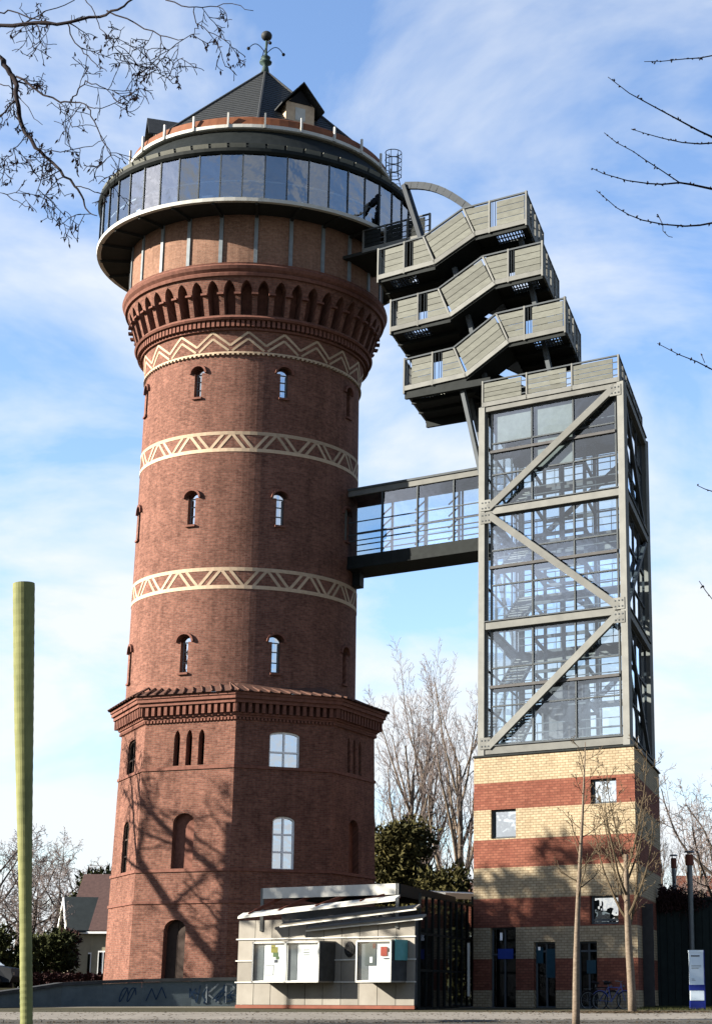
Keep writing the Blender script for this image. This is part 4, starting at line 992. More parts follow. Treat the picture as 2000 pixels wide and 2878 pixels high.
# ================================================================== RETAINING WALL
wp = [(-260, 2815, 66.0), (-120, 2803, 69.5), (0, 2786, 72.0), (98, 2773, 73.6), (175, 2761, 74.6), (290, 2755, 75.3), (400, 2751, 75.7), (540, 2748, 76.0), (690, 2746, 76.2)]
tops = [at(u, v, Y) for u, v, Y in wp]
RW = empty('retaining_wall', (tops[4].x, tops[4].y, 0), 'low curved blue-grey concrete wall with painted scribbles below the brick tower', 'wall')
for i, (a, b) in enumerate(zip(tops, tops[1:])):
    n = max(1, round((b - a).length / 2.2))
    for j in range(n):
        p, q = a.lerp(b, j / n), a.lerp(b, (j + 1) / n); d = (q - p); dh = Vector((d.x, d.y, 0)).normalized(); sdv = Vector((-dh.y, dh.x, 0))
        mb = MB(); z0 = -.25
        c = [p + dh * .002, q - dh * .002]
        fr_ = [Vector((x.x, x.y, z0)) for x in c] + [x - UP * .14 for x in reversed(c)]; bk = [x + sdv * .35 for x in fr_]
        mb.quad(*fr_); mb.quad(*reversed(bk))
        for k in range(4): mb.quad(fr_[k], bk[k], bk[(k + 1) % 4], fr_[(k + 1) % 4])
        mb.build('wall_panel', 'concrete', RW, world=True)
        cp = MB(); cp.bar(p - UP * .07 + sdv * .15, q - UP * .07 + sdv * .15, .48, .13); cp.build('coping_slab', 'coping', RW, world=True)
rnd = random.Random(11)
def wallpt(t, h):                      # t 0..1 along the last wall metres
    i = min(len(tops) - 2, int(t)); p = tops[i].lerp(tops[i + 1], t - i); d = tops[i + 1] - tops[i]; dh = Vector((d.x, d.y, 0)).normalized(); return Vector((p.x, p.y, h)) - Vector((-dh.y, dh.x, 0)) * .012
gf = MB()
def stroke(ps, wd=.045):
    for (a, b) in zip(ps, ps[1:]):
        pa_, pb_ = wallpt(*a), wallpt(*b); gf.bar(pa_, pb_, .012, wd)
for t0 in (5.55, 5.75):
    stroke([(t0 + .11 * math.cos(x), .55 + .28 * math.sin(x * 1.3)) for x in [i * .45 for i in range(14)]])
for t0 in (7.05, 7.3, 7.5, 7.7): stroke([(t0 + rnd.uniform(-.1, .12), rnd.uniform(.2, .95)) for _ in range(9)])
stroke([(6.1, .3), (6.2, .8), (6.3, .35), (6.4, .85), (6.5, .4)])
gf.build('graffiti', 'graffiti_blue', RW, world=True)
gf = MB()
stroke([(7.28, .22), (7.28, .98)], .07); stroke([(7.50, .98), (7.30, .58), (7.52, .22)], .07)
stroke([(7.64, .22), (7.64, .98), (7.76, .95), (7.80, .80), (7.76, .62), (7.65, .58)], .07)
gf.build('graffiti_letters', 'pale_steel', RW, world=True)

# ================================================================== YELLOW COLUMN
PY = 46.0
cl_ = [(60 * K + 0, 2300 * K, 26), (59.5 * K, 2200 * K, 27.5), (58 * K, 2050 * K, 32), (56 * K, 1850 * K, 40), (54.5 * K, 1650 * K, 50), (54 * K, 1480 * K, 56), (54 * K, 1309 * K, 60)]
mb = MB(); pts = [at(u, v, PY) for u, v, _ in cl_]; rad = [max(16, wd / 1.0 * .5) * 47.0 / F for _, _, wd in cl_]
fine = []; fr_ = []
for i in range(len(pts) - 1):
    for j in range(14):
        t = j / 14; fine.append(pts[i].lerp(pts[i + 1], t)); fr_.append(lerp(rad[i], rad[i + 1], t) + (.006 if j % 2 else 0))
fine.append(pts[-1]); fr_.append(rad[-1])
fine.insert(0, pts[0] - UP * .6); fr_.insert(0, rad[0])
mb.tube(fine, fr_, 24)
yp = mb.build('yellow_column', 'pole_yellow', org=(pts[0].x, pts[0].y, gz(pts[0].x, pts[0].y)), smooth=False)
tag(yp, 'tall leaning yellow-green column, wider at its cut-off top', 'column')

# ================================================================== TREES
class Prm: pass
def rv(r): 
    while True:
        v = Vector((r.uniform(-1, 1), r.uniform(-1, 1), r.uniform(-1, 1)))
        if .05 < v.length < 1: return v.normalized()
SIDES = [9, 6, 4, 3, 3, 3]
def branch(T_, C_, p, d, ln, r, lev, prm, rnd, ends=None):
    n = prm['seg'][lev]; pts = [p.copy()]; rad = [r]; dirs = [d.copy()]; tip = prm['tip'][lev]
    for i in range(n):
        d = (d + rv(rnd) * prm['wob'][lev] + UP * prm['trop'][lev]).normalized(); p = p + d * (ln / n); pts.append(p); dirs.append(d.copy()); rad.append(max(prm['rmin'], r * lerp(1, tip, (i + 1) / n)))
    (T_ if lev <= prm.get('tl', 1) else C_).tube(pts, rad, SIDES[lev], cap=lev == 0)
    if ends is not None and lev >= 2: ends += pts[1:]
    if lev + 1 < len(prm['seg']):
        k = prm['kids'][lev]; k = max(1, int(round(k * rnd.uniform(.8, 1.2)))); az = rnd.uniform(0, 6.28)
        for c in range(k):
            t = lerp(prm['start'][lev], 1.0, (c + rnd.random()) / k); x = t * n; i = min(n - 1, int(x)); q = pts[i].lerp(pts[i + 1], x - i); pd = dirs[min(n, i + 1)]
            az += 2.4 + rnd.uniform(-.5, .5); a = R(prm['ang'][lev] * rnd.uniform(.75, 1.25)); o = pd.orthogonal().normalized(); o2 = pd.cross(o)
            nd = (pd * math.cos(a) + (o * math.cos(az) + o2 * math.sin(az)) * math.sin(a)).normalized()
            l2 = ln * prm['len'][lev] * rnd.uniform(.7, 1.15) * (1 - prm['tap'][lev] * t); r2 = max(prm['rmin'], lerp(rad[i], rad[i + 1], x - i) * prm['rr'][lev])
            branch(T_, C_, q, nd, l2, r2, lev + 1, prm, rnd, ends)
POP = dict(seg=[8, 7, 6, 4, 3], wob=[.05, .09, .13, .18, .2], trop=[.05, .16, .10, .06, .04], tip=[.25, .25, .3, .4, .5], kids=[11, 8, 6, 4], start=[.22, .15, .12, .15], ang=[28, 27, 30, 36], len=[.62, .50, .48, .5], tap=[.35, .4, .4, .3], rr=[.6, .55, .55, .6], rmin=.010)
OAK = dict(seg=[7, 8, 7, 5, 4], wob=[.07, .16, .22, .28, .3], trop=[.02, .06, .04, .02, 0], tip=[.45, .3, .3, .4, .5], kids=[9, 7, 7, 5], start=[.3, .2, .12, .1], ang=[52, 48, 50, 52], len=[.75, .55, .5, .5], tap=[.3, .4, .4, .3], rr=[.62, .55, .55, .6], rmin=.013)
def make_tree(name, base, H, r, prm, seed, bark, twig, label, group=None, frac=.62, lean=(0, 0), cat='tree'):
    rnd = random.Random(seed); T_, C_ = MB(), MB()
    branch(T_, C_, Vector((0, 0, -.2)), Vector((lean[0], lean[1], 1)).normalized(), H * frac, r, 0, prm, rnd)
    root = empty(name, tuple(base), label, cat, group)
    T_.build('trunk', bark, root, smooth=True); C_.build('crown', twig, root)
    return root
def copy_tree(src, name, base, rz, sc_, label, group=None):
    o = empty(name, tuple(base), label, src['category'], group); o.rotation_euler.z = rz; o.scale = (sc_, sc_, sc_)
    for ch in src.children:
        c = ch.copy(); col.objects.link(c); c.parent = o
    return o
def gnd(u, Y, z=None): p = at(u, 2780, Y); return (p.x, Y, gz(p.x, Y) if z is None else z)
GB = 'bare trees behind the buildings'
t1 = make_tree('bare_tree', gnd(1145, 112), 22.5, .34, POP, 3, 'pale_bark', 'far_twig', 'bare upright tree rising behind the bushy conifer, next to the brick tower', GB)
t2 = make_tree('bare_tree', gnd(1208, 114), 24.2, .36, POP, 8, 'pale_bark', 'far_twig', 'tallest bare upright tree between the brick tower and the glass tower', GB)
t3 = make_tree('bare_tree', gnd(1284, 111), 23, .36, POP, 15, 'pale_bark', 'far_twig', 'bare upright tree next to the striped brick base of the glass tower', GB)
GR = 'bare trees behind the dark wall'
copy_tree(t1, 'bare_tree', gnd(1880, 104), 1.1, .56, 'slim bare tree behind the dark wall, beside the striped brick base', GR)
copy_tree(t2, 'bare_tree', gnd(1965, 108), 2.3, .56, 'bare tree behind the metal flue pipe', GR)
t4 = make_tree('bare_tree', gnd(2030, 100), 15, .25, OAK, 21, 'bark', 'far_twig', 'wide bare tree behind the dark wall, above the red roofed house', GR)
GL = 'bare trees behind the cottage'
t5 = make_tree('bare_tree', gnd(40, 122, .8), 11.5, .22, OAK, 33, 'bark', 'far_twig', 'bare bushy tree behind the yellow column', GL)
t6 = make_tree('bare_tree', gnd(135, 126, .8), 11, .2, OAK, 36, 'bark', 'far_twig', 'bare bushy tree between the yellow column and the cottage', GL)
copy_tree(t5, 'bare_tree', gnd(-40, 112, .8), 1.9, 1.0, 'bare bushy tree standing alone beyond the hedge and car', GL)
copy_tree(t6, 'bare_tree', gnd(215, 134, .8), 2.6, 1.0, 'bare tree behind the gable of the cottage', GL)
copy_tree(t5, 'bare_tree', gnd(290, 138, .8), .6, .95, 'bare tree behind the brown cottage roof, next to the brick tower', GL)
copy_tree(t6, 'bare_tree', gnd(85, 100, .8), 4.1, .72, 'small bare tree in front of the cottage hedge', GL)
# street trees standing out of the picture to the left; their shadows fall on the tower, kiosk and striped base
SHT = dict(OAK); SHT['rmin'] = .028
SHT['start'] = [.42, .2, .12, .1]; SHT['rr'] = [.72, .62, .55, .6]; SHT['kids'] = [7, 6, 6, 4]
s1 = make_tree('street_tree', (-30.9, 73.6, 0), 26, .46, SHT, 52, 'bark', 'twig', 'big bare street tree casting branch shadows on the brick tower base', cat='tree')


# evergreens and hedges
def foliage(name, base, rx, ry, h, n, m, seed, label, cat, cone=.5, z0=0.0, size=.22, trunk=True, group=None, clumps=26, parent_z=0):
    rnd = random.Random(seed); root = empty(name, tuple(base), label, cat, group); mb = MB()
    cl = []
    for i in range(clumps):
        t = rnd.random() ** .8; a = rnd.uniform(0, 6.28); w_ = (1 - cone * t) * math.sqrt(max(0, 1 - (2 * t - .75) ** 2 * .38)); rr = rnd.uniform(.35, 1) * w_
        cl.append((Vector((rx * rr * math.cos(a), ry * rr * math.sin(a), z0 + (h - z0) * t * .93)), rnd.uniform(.16, .30) * min(h, 2.2 * rx)))
    for i in range(n):
        c, r_ = cl[rnd.randrange(clumps)]; v = rv(rnd) * r_ * rnd.uniform(.5, 1.05); v.z *= .8; p = c + v
        if p.z < 0.02: p.z = .05
        d = (rv(rnd) + UP * .35 + v.normalized() * .6).normalized(); o = d.orthogonal().normalized(); o = (o * math.cos(i) + d.cross(o) * math.sin(i)); s_ = size * rnd.uniform(.6, 1.4)
        mb.quad(p - o * s_ * .28, p + o * s_ * .28, p + d * s_ + o * s_ * .05)
    mb.build('foliage', m, root)
    b = MB(); b.tube([(0, 0, -.1), (0, 0, h * .5), (.05, 0, h * .8)], [.16 * rx / 2 + .04, .1, .03], 7); b.build('trunk', 'bark', root)
    return root
pine = foliage('pine_tree', (-32.5, 63.2, 0), 4.8, 4.8, 19.4, 2600, 'needle', 71, 'tall street pine shading the striped brick base', 'pine', cone=.25, z0=14.6, size=.6, clumps=22)
foliage('conifer', gnd(1122, 99), 2.0, 2.0, 9.9, 22000, 'needle', 4, 'bushy dark conifer with brownish sunlit needles between tower and lift tower', 'conifer', cone=.42, size=.27, clumps=90)
foliage('conifer', gnd(1238, 97), 1.9, 1.9, 7.2, 14000, 'needle', 9, 'lower dark conifer with gaps, close to the striped brick base', 'conifer', cone=.35, size=.27, clumps=60)
foliage('evergreen_shrub', gnd(272, 119, .8), 2.6, 2.4, 7.2, 7000, 'hedge', 12, 'rounded evergreen treetop showing above the brown cottage roof', 'shrub', cone=.3, size=.4)
HG = 'shrubs along the raised bed'
foliage('shrub', gnd(25, 92, .8), 2.2, 1.2, 2.7, 6000, 'hedge', 14, 'yellowish green shrub beyond the wall, left of the yellow column', 'shrub', cone=.1, size=.26, group=HG)
foliage('shrub', gnd(125, 95, .8), 1.7, 1.2, 2.6, 5000, 'hedge', 15, 'dark shrub behind the wall between yellow column and cottage', 'shrub', cone=.15, size=.26, group=HG)
foliage('shrub', gnd(170, 98, .8), .9, .9, 3.0, 3000, 'red_hedge', 17, 'reddish brown shrub against the cottage gable', 'shrub', cone=.3, size=.24, group=HG)
rh = MB(); rnd = random.Random(2); a_, b_ = at(95, 2760, 86), at(285, 2756, 86)
for i in range(6000):
    t = rnd.random(); p = a_.lerp(b_, t) + Vector((0, rnd.uniform(-.3, .3), 0)); p.z = .8 + rnd.random() ** .7 * (.62 + .05 * math.sin(t * 40)); d = rv(rnd); o = d.orthogonal().normalized(); rh.quad(p - o * .06, p + o * .06, p + d * .17)
tag(rh.build('clipped_hedge', 'red_hedge', org=(a_.x, a_.y, .8)), 'low clipped dark red hedge in front of the cottage', 'hedge')

# young plaza trees
YNG = dict(seg=[12, 6, 4, 3], wob=[.018, .10, .15, .2], trop=[.02, .10, .08, .05], tip=[.10, .3, .4, .5], kids=[19, 4, 2], start=[.42, .25, .3], ang=[58, 40, 40], len=[.26, .45, .5], tap=[.72, .4, .3], rr=[.34, .55, .6], rmin=.008, tl=0)
b1 = at(1617, 2868, 47.0); b2 = at(1776, 2842, 60.0)
y1 = make_tree('young_tree', (b1.x, b1.y, gz(b1.x, b1.y)), 7.4, .105, YNG, 6, 'pale_bark', 'young_twig', 'slender young tree with straight pale trunk on the kerb side', 'young trees on the plaza', frac=1.0, lean=(.003, 0))
YN2 = dict(seg=[7, 8, 5, 4, 3], wob=[.03, .07, .14, .2, .2], trop=[.02, .22, .10, .05, .03], tip=[.5, .15, .3, .4, .5], kids=[11, 8, 4, 3], start=[.50, .12, .2, .2], ang=[44, 48, 42, 40], len=[.80, .34, .5, .5], tap=[.15, .5, .4, .3], rr=[.48, .45, .6, .6], rmin=.009, tl=0)
y2 = make_tree('young_tree', (b2.x, b2.y, gz(b2.x, b2.y)), 8.8, .15, YN2, 13, 'pale_bark', 'young_twig', 'young tree with forked twiggy crown beside the corner of the striped base', 'young trees on the plaza', frac=.60, lean=(.006, 0))
# leaf litter round the second young tree
rnd = random.Random(8); lf = MB()
for i in range(2600):
    a = rnd.uniform(0, 6.28); r_ = abs(rnd.gauss(0, 1)); x = b2.x + 1.9 * r_ * math.cos(a) - .3; y = b2.y + 1.5 * r_ * math.sin(a); z = gz(x, y) + .02 + rnd.random() * .03; o = rv(rnd) * .06; o.z *= .3; o2 = Vector((-o.y, o.x, rnd.uniform(-.02, .02)))
    lf.quad((x - o.x, y - o.y, z - o.z * .2), (x + o2.x, y + o2.y, z + .012), (x + o.x, y + o.y, z + .02), (x - o2.x, y - o2.y, z + .01))
tag(lf.build('leaf_litter', 'leaf_litter'), 'brown fallen leaves scattered round the young tree on the plaza', 'leaves', kind='stuff')

rnd = random.Random(41); lf = MB()
for i in range(3500):
    x = rnd.uniform(-16, 9); y = rnd.choice((rnd.uniform(49.1, 50.0), rnd.uniform(49, 66), rnd.uniform(47.6, 48.5))); z = gz(x, y) + .022; o = rv(rnd) * rnd.uniform(.02, .06); o.z = 0; o2 = Vector((-o.y, o.x, 0)) * .6
    lf.quad((x - o.x, y - o.y, z), (x + o2.x, y + o2.y, z + .012), (x + o.x, y + o.y, z + .004), (x - o2.x, y - o2.y, z + .014))
tag(lf.build('fallen_leaves', 'leaf_litter'), 'sparse dry leaves blown along the kerb and across the plaza', 'leaves', kind='stuff')

# overhanging tree, upper left (trunk stands outside the picture)
def P1(x, y): return (x / 1.995, y / 1.995)
OV = empty('overhanging_tree', (-12.5, 25, gz(0, 25)), 'bare tree with dark twigs and shrivelled hanging leaves reaching in beside the tower roof', 'tree')
T_, C_, LV = MB(), MB(), MB(); rnd = random.Random(77); ends = []
tb = Vector((-12.5, 25, gz(0, 25)))
T_.tube([tb + Vector((0, 0, -.2)), tb + Vector((.1, 0, 4)), tb + Vector((.5, -.2, 9)), tb + Vector((1.2, 0, 13)), tb + Vector((1.6, 0, 17.5))], [.34, .29, .22, .15, .05], 10)
TWG = dict(seg=[4, 5, 4, 4], wob=[.2, .26, .3, .34], trop=[0, -.05, -.06, -.08], tip=[.5, .4, .4, .5], kids=[5, 4, 3], start=[.1, .1, .1], ang=[50, 55, 55], len=[.6, .62, .6], tap=[.3, .3, .3], rr=[.6, .6, .6], rmin=.0055, tl=-1)
limbs = [  # pixel polyline (region 1 coordinates), start radius, end radius, depth start, depth end, attach height
 ([(0, 142), (200, 128), (380, 127), (560, 95), (660, 55), (745, -5)], 0.0303, 0.0132, 24.0, 23.0, 12.5),
 ([(0, 310), (45, 385), (85, 450), (95, 560), (120, 690), (200, 830), (270, 890), (340, 955), (420, 1045), (470, 1120), (500, 1190), (545, 1210)], 0.0413, 0.0060, 24.5, 23.0, 11.5),
 ([(95, 430), (200, 500), (340, 575), (430, 575), (500, 600), (570, 608)], 0.0187, 0.0060, 24.3, 22.8, None),
 ([(490, 600), (530, 680), (570, 780), (625, 870), (690, 895)], 0.0099, 0.0048, 23.0, 22.4, None),
 ([(400, 572), (440, 500), (480, 452), (540, 470), (620, 520), (685, 580)], 0.0110, 0.0048, 23.5, 22.6, None),
 ([(380, 130), (410, 220), (470, 300), (540, 360), (600, 400)], 0.0110, 0.0045, 23.8, 22.9, None),
 ([(600, 60), (760, 130), (900, 200), (1000, 225), (1120, 190)], 0.0121, 0.0048, 23.4, 22.3, None),
 ([(900, 200), (900, 300), (880, 370), (920, 430), (960, 450)], 0.0080, 0.0045, 22.9, 22.5, None),
 ([(930, 0), (1060, 40), (1180, 35), (1300, 20), (1420, 60)], 0.0099, 0.0045, 23.2, 22.4, None),
 ([(1090, 40), (1100, 130), (1200, 190), (1290, 230), (1300, 290)], 0.0080, 0.0045, 22.9, 22.5, None),
 ([(0, 70), (60, 60), (220, 110), (260, 60), (420, 0)], 0.0121, 0.0072, 24.2, 23.6, 13.4),
 ([(480, 0), (530, 70), (560, 160), (640, 240), (700, 150)], 0.0080, 0.0045, 23.6, 23.0, None),
 ([(250, 900), (240, 960), (215, 1060), (190, 1150)], 0.0080, 0.0045, 23.8, 23.4, None),
 ([(150, 760), (100, 820), (50, 880), (0, 960)], 0.0080, 0.0048, 24.3, 24.0, None),
 ([(0, 1080), (60, 1110), (120, 1140), (190, 1180)], 0.0080, 0.0045, 24.2, 23.8, 8.5),
 ([(0, 470), (50, 480), (100, 540), (180, 640), (240, 700)], 0.0080, 0.0045, 24.5, 23.8, None),
 ([(240, 860), (400, 840), (520, 820), (600, 760)], 0.0080, 0.0045, 23.6, 23.2, None),
 ([(420, 1045), (500, 1060), (600, 1090), (620, 980)], 0.0080, 0.0045, 23.3, 22.9, None),
]
for (pl, r0, r1, y0, y1_, hz_) in limbs:
    pts = []; n = len(pl)
    for i, q in enumerate(pl): pts.append(at(*P1(*q), lerp(y0, y1_, i / (n - 1)) + rnd.uniform(-.15, .15)))
    if hz_ is not None:
        sp_ = tb + Vector((1.0, 0, hz_ - tb.z - 1.0)); pts = [sp_, sp_.lerp(pts[0], .5) + Vector((0, .2, .25))] + pts
    sm = [pts[0]]
    for i in range(len(pts) - 1):
        for j in (1, 2, 3):
            t = j / 3; p = pts[i].lerp(pts[i + 1], t); sm.append(p + rv(rnd) * .025 * (1 if j < 3 else 0))
    rad = [lerp(r0 * (1.25 if hz_ is not None else 1), r1, i / (len(sm) - 1)) for i in range(len(sm))]
    T_.tube(sm, rad, 6)
    for i in range(3 if hz_ is None else 8, len(sm), 1):
        if rnd.random() < .30:
            d = (sm[i] - sm[i - 1]).normalized(); d = (d * .5 + rv(rnd) * .9 - UP * .15).normalized()
            branch(T_, C_, sm[i], d, rnd.uniform(.22, .75), max(.006, rad[i] * .45), 1, TWG, rnd, ends)
T_.build('trunk', 'dark_bark', OV, world=True, smooth=True); C_.build('crown', 'dark_bark', OV, world=True)
for p in ends:
    if rnd.random() < .10:
        for _ in range(rnd.randint(1, 2)):
            d = (rv(rnd) * .6 - UP).normalized(); o = d.orthogonal().normalized() * rnd.uniform(.010, .018); s_ = rnd.uniform(.05, .10); q = p + rv(rnd) * .015
            LV.quad(q, q + d * s_ * .5 + o, q + d * s_, q + d * s_ * .5 - o)
tag(LV.build('dry_leaves', 'dry_leaf', OV, world=True), kind='stuff')

# tree on the right, only branch tips in the picture
def P2(x, y): return (1600 + x / 3.828, 100 + y / 3.828)
OR_ = empty('budding_tree', (11.0, 26, gz(0, 26)), 'bare tree on the right with thin budding twigs reaching in against the sky', 'tree')
T_, BD_ = MB(), MB(); tb = Vector((11.0, 26, gz(0, 26))); rnd = random.Random(31)
T_.tube([tb + Vector((0, 0, -.2)), tb + Vector((-.1, 0, 4)), tb + Vector((.1, 0, 9)), tb + Vector((0, .3, 14)), tb + Vector((-.3, .3, 17))], [.24, .21, .17, .1, .03], 10)
def P3(x, y): return (1730 + x / 1.767, 900 + y / 1.767)
tw = [(P2, [(1531, 1090), (1380, 1020), (1130, 885), (870, 745), (640, 620), (410, 445)], .022, 24.0, 23.0, 11.2),
      (P2, [(1531, 1155), (1400, 1165), (1210, 1150), (1000, 1105), (820, 1055), (660, 1005)], .015, 24.2, 23.4, 10.9),
      (P2, [(1531, 1650), (1300, 1600), (1180, 1582), (1000, 1600), (850, 1592), (620, 1560), (360, 1485), (235, 1425)], .022, 24.3, 23.2, 10.0),
      (P2, [(1180, 1582), (1000, 1460), (800, 1330), (680, 1245), (500, 1150), (370, 1045)], .014, 24.0, 23.2, None),
      (P2, [(1531, 2015), (1400, 2040), (1240, 2050), (1000, 2030), (780, 1985), (640, 1930), (500, 1850), (285, 1665)], .018, 24.2, 23.0, 9.4),
      (P2, [(945, 1925), (1000, 2035), (1000, 2100), (1060, 2160), (1105, 2170)], .009, 23.8, 23.8, None),
      (P2, [(1531, 215), (1400, 240), (1240, 250), (1000, 275), (800, 280)], .013, 24.0, 23.2, 12.8),
      (P3, [(477, 245), (400, 205), (310, 170), (205, 115)], .014, 24.2, 23.6, 8.4), (P3, [(440, 212), (420, 165)], .008, 24, 24, None),
      (P3, [(477, 850), (440, 838), (402, 820)], .010, 24, 23.8, 6.6), (P3, [(477, 1385), (445, 1345), (412, 1295)], .010, 24, 23.8, 5.0)]
for (fn, pl, r0, y0, y1_, hz_) in tw:
    n = len(pl); pts = [at(*fn(*q), lerp(y0, y1_, i / (n - 1))) for i, q in enumerate(pl)]
    vis = len(pts)
    if hz_ is not None:
        e0 = pts[0]; far = tb + Vector((-.05, 0, max(2.5, e0.z - tb.z - 2.2))); pts = [far, far.lerp(e0, .55) + Vector((0, .2, .5))] + pts
    rad = [lerp(r0 * .72 * (1.7 if hz_ is not None else 1), .005, (i / (len(pts) - 1)) ** .7) for i in range(len(pts))]
    T_.tube(pts, rad, 5)
    for i in range(len(pts) - vis, len(pts) - 1):
        L_ = (pts[i + 1] - pts[i]).length
        for j in range(int(L_ / .085)):
            t = rnd.random(); p = pts[i].lerp(pts[i + 1], t); d = rv(rnd); s_ = rnd.uniform(.018, .04)
            BD_.tube([p, p + d * s_ * .6, p + d * s_ * 1.3], [.006, .014, .002], 5)
T_.build('trunk', 'dark_bark', OR_, world=True, smooth=True); tag(BD_.build('buds', 'dark_bark', OR_, world=True), kind='stuff')

# ================================================================== COTTAGE and far houses
def house(name, x0, x1, y0, y1, zb, ze, zr_, wm_, rm, label, wins=(), ridge='x', cat='house'):
    root = empty(name, ((x0 + x1) / 2, (y0 + y1) / 2, zb), label, cat)
    mb = MB(); mb.box(x0, x1, y0, y1, zb, ze)
    xm, ym = (x0 + x1) / 2, (y0 + y1) / 2
    if ridge == 'x':
        for x in (x0, x1): mb.quad((x, y0, ze), (x, y1, ze), (x, ym, zr_))
    else:
        for y in (y0, y1): mb.quad((x0, y, ze), (x1, y, ze), (xm, y, zr_))
    mb.build('wall', wm_, root, world=True)
    e = .35
    for sg in (-1, 1):
        r_ = MB()
        if ridge == 'x':
            ye = y0 - e if sg < 0 else y1 + e; zz = ze - e * (zr_ - ze) / (ym - y0); q = [Vector((x0 - e, ye, zz)), Vector((x1 + e, ye, zz)), Vector((x1 + e, ym, zr_)), Vector((x0 - e, ym, zr_))]
        else:
            xe = x0 - e if sg < 0 else x1 + e; zz = ze - e * (zr_ - ze) / (xm - x0); q = [Vector((xe, y0 - e, zz)), Vector((xe, y1 + e, zz)), Vector((xm, y1 + e, zr_)), Vector((xm, y0 - e, zr_))]
        q = [p + UP * .05 for p in q]; q2 = [p + UP * .14 for p in q]
        r_.quad(*q); r_.quad(*reversed(q2))
        for i in range(4): r_.quad(q[i], q[(i + 1) % 4], q2[(i + 1) % 4], q2[i])
        ro = r_.build('roof', rm, root, world=True)
        g_ = MB(); g_.bar(q[0], q[1], .12, .12); g_.build('gutter', 'white_paint', ro, world=True)
    for (x, z, ww, hh) in wins:
        b = MB(); b.box(x - ww / 2, x + ww / 2, y0 - .05, y0 + .02, z, z + hh); wo = b.build('window', 'white_paint', root, world=True)
        for sx_ in (-1, 1):
            b = MB(); b.box(x + sx_ * ww / 4 - ww / 4 + .05, x + sx_ * ww / 4 + ww / 4 - .05, y0 - .065, y0 - .052, z + .08, z + hh - .08); b.build('pane', 'dark_glass', wo, world=True)
    return root
CT = house('cottage', -24.25, -13.5, 104, 111, .8, 4.15, 7.2, 'render_cream', 'roof_brown', 'cream cottage with brown tiled roof beside the brick tower', wins=((-23.35, .9, .5, 1.9), (-22.45, .9, .55, 2.0), (-20.5, 1.5, 1.0, 1.3)))
# gabled wing with dark roof
A_, B_, C_g = Vector((-25.5, 107.0, 0)), Vector((-24.25, 103.6, 0)), Vector((.94, .34, 0)).normalized() * 3.2
pk = (A_ + B_) / 2; wz, ez, pz_ = .8, 4.05, 5.75
mb = MB(); mb.quad(A_ + UP * wz, B_ + UP * wz, B_ + UP * ez, pk + UP * pz_, A_ + UP * ez); mb.quad(B_ + UP * wz, B_ + C_g + UP * wz, B_ + C_g + UP * ez, B_ + UP * ez); mb.build('wing_wall', 'render_cream', CT, world=True)
for q in (A_, B_):
    o = (q - pk).normalized() * .3; mb = MB(); p = [pk + UP * (pz_ + .1) - C_g * .08, pk + C_g + UP * (pz_ + .1), q + o + C_g + UP * (ez - .15), q + o + UP * (ez - .15) - C_g * .08]
    mb.quad(*p); mb.quad(*[x + UP * .12 for x in reversed(p)])
    for i in range(4): mb.quad(p[i], p[(i + 1) % 4], p[(i + 1) % 4] + UP * .12, p[i] + UP * .12)
    wr = mb.build('wing_roof', 'roof_dark', CT, world=True)
    b = MB(); b.bar(p[0] - C_g * .02, p[3] - C_g * .02, .06, .2); b.build('bargeboard', 'white_paint', wr, world=True)
x = at(1985, 2500, 118)
house('far_house', x.x - 1.3, x.x + 8, 118, 126, 0, 5.6, 8.0, 'roof_red', 'roof_red', 'reddish brick house with red roof beyond the dark wall', wins=((x.x + 3, 3.0, 1.1, 1.3),))
x = at(1143, 2300, 132)
house('far_house', x.x - .9, x.x + 1.0, 132, 137, 0, 11.4, 13.2, 'render_cream', 'roof_brown', 'narrow cream gable rising behind the bushy conifer', wins=((x.x, 9.0, .7, 1.1),), ridge='y')
x = at(1305, 2490, 120)
house('far_house', x.x - 1.6, x.x + 3.5, 120, 126, 0, 6.3, 7.6, 'render_cream', 'roof_red', 'low house with red roof beyond the dark conifer', wins=((x.x, 3.0, 1, 1.2),))

# ================================================================== dark shed, flues, sign, on the right
a_ = at(1812, 2600, 77.0); x0 = a_.x
SH = empty('timber_shed', (x0 + 5, 78, 0), 'long dark boarded shed wall beside the striped base', 'shed')
mb = MB(); mb.box(x0, x0 + 18, 77.06, 83, 0, 4.40); mb.build('shed_body', 'fence_dark', SH, world=True)
me = None
for i in range(60):
    b = MB(); b.box(x0 + i * .3 + .01, x0 + i * .3 + .29, 77.0, 77.05, .1, 4.35); b.build('board', 'fence_dark', SH, world=True)
b = MB(); b.box(x0 - .05, x0 + 18.05, 76.9, 83.1, 4.401, 4.52); b.build('flat_roof', 'dark_metal', SH, world=True)
rnd = random.Random(3); cr = MB(); 
for i in range(2200):
    p = Vector((x0 + .6 + abs(rnd.gauss(0, .8)), 76.85 + rnd.uniform(-.1, .2), 4.45 + rnd.gauss(0, .22))); d = rv(rnd); o = d.orthogonal().normalized(); cr.quad(p - o * .05, p + o * .05, p + d * .16)
tag(cr.build('creeper', 'red_hedge', org=(x0 + 1, 76.9, 0)), 'brown withered creeper growing over the edge of the dark shed', 'creeper')
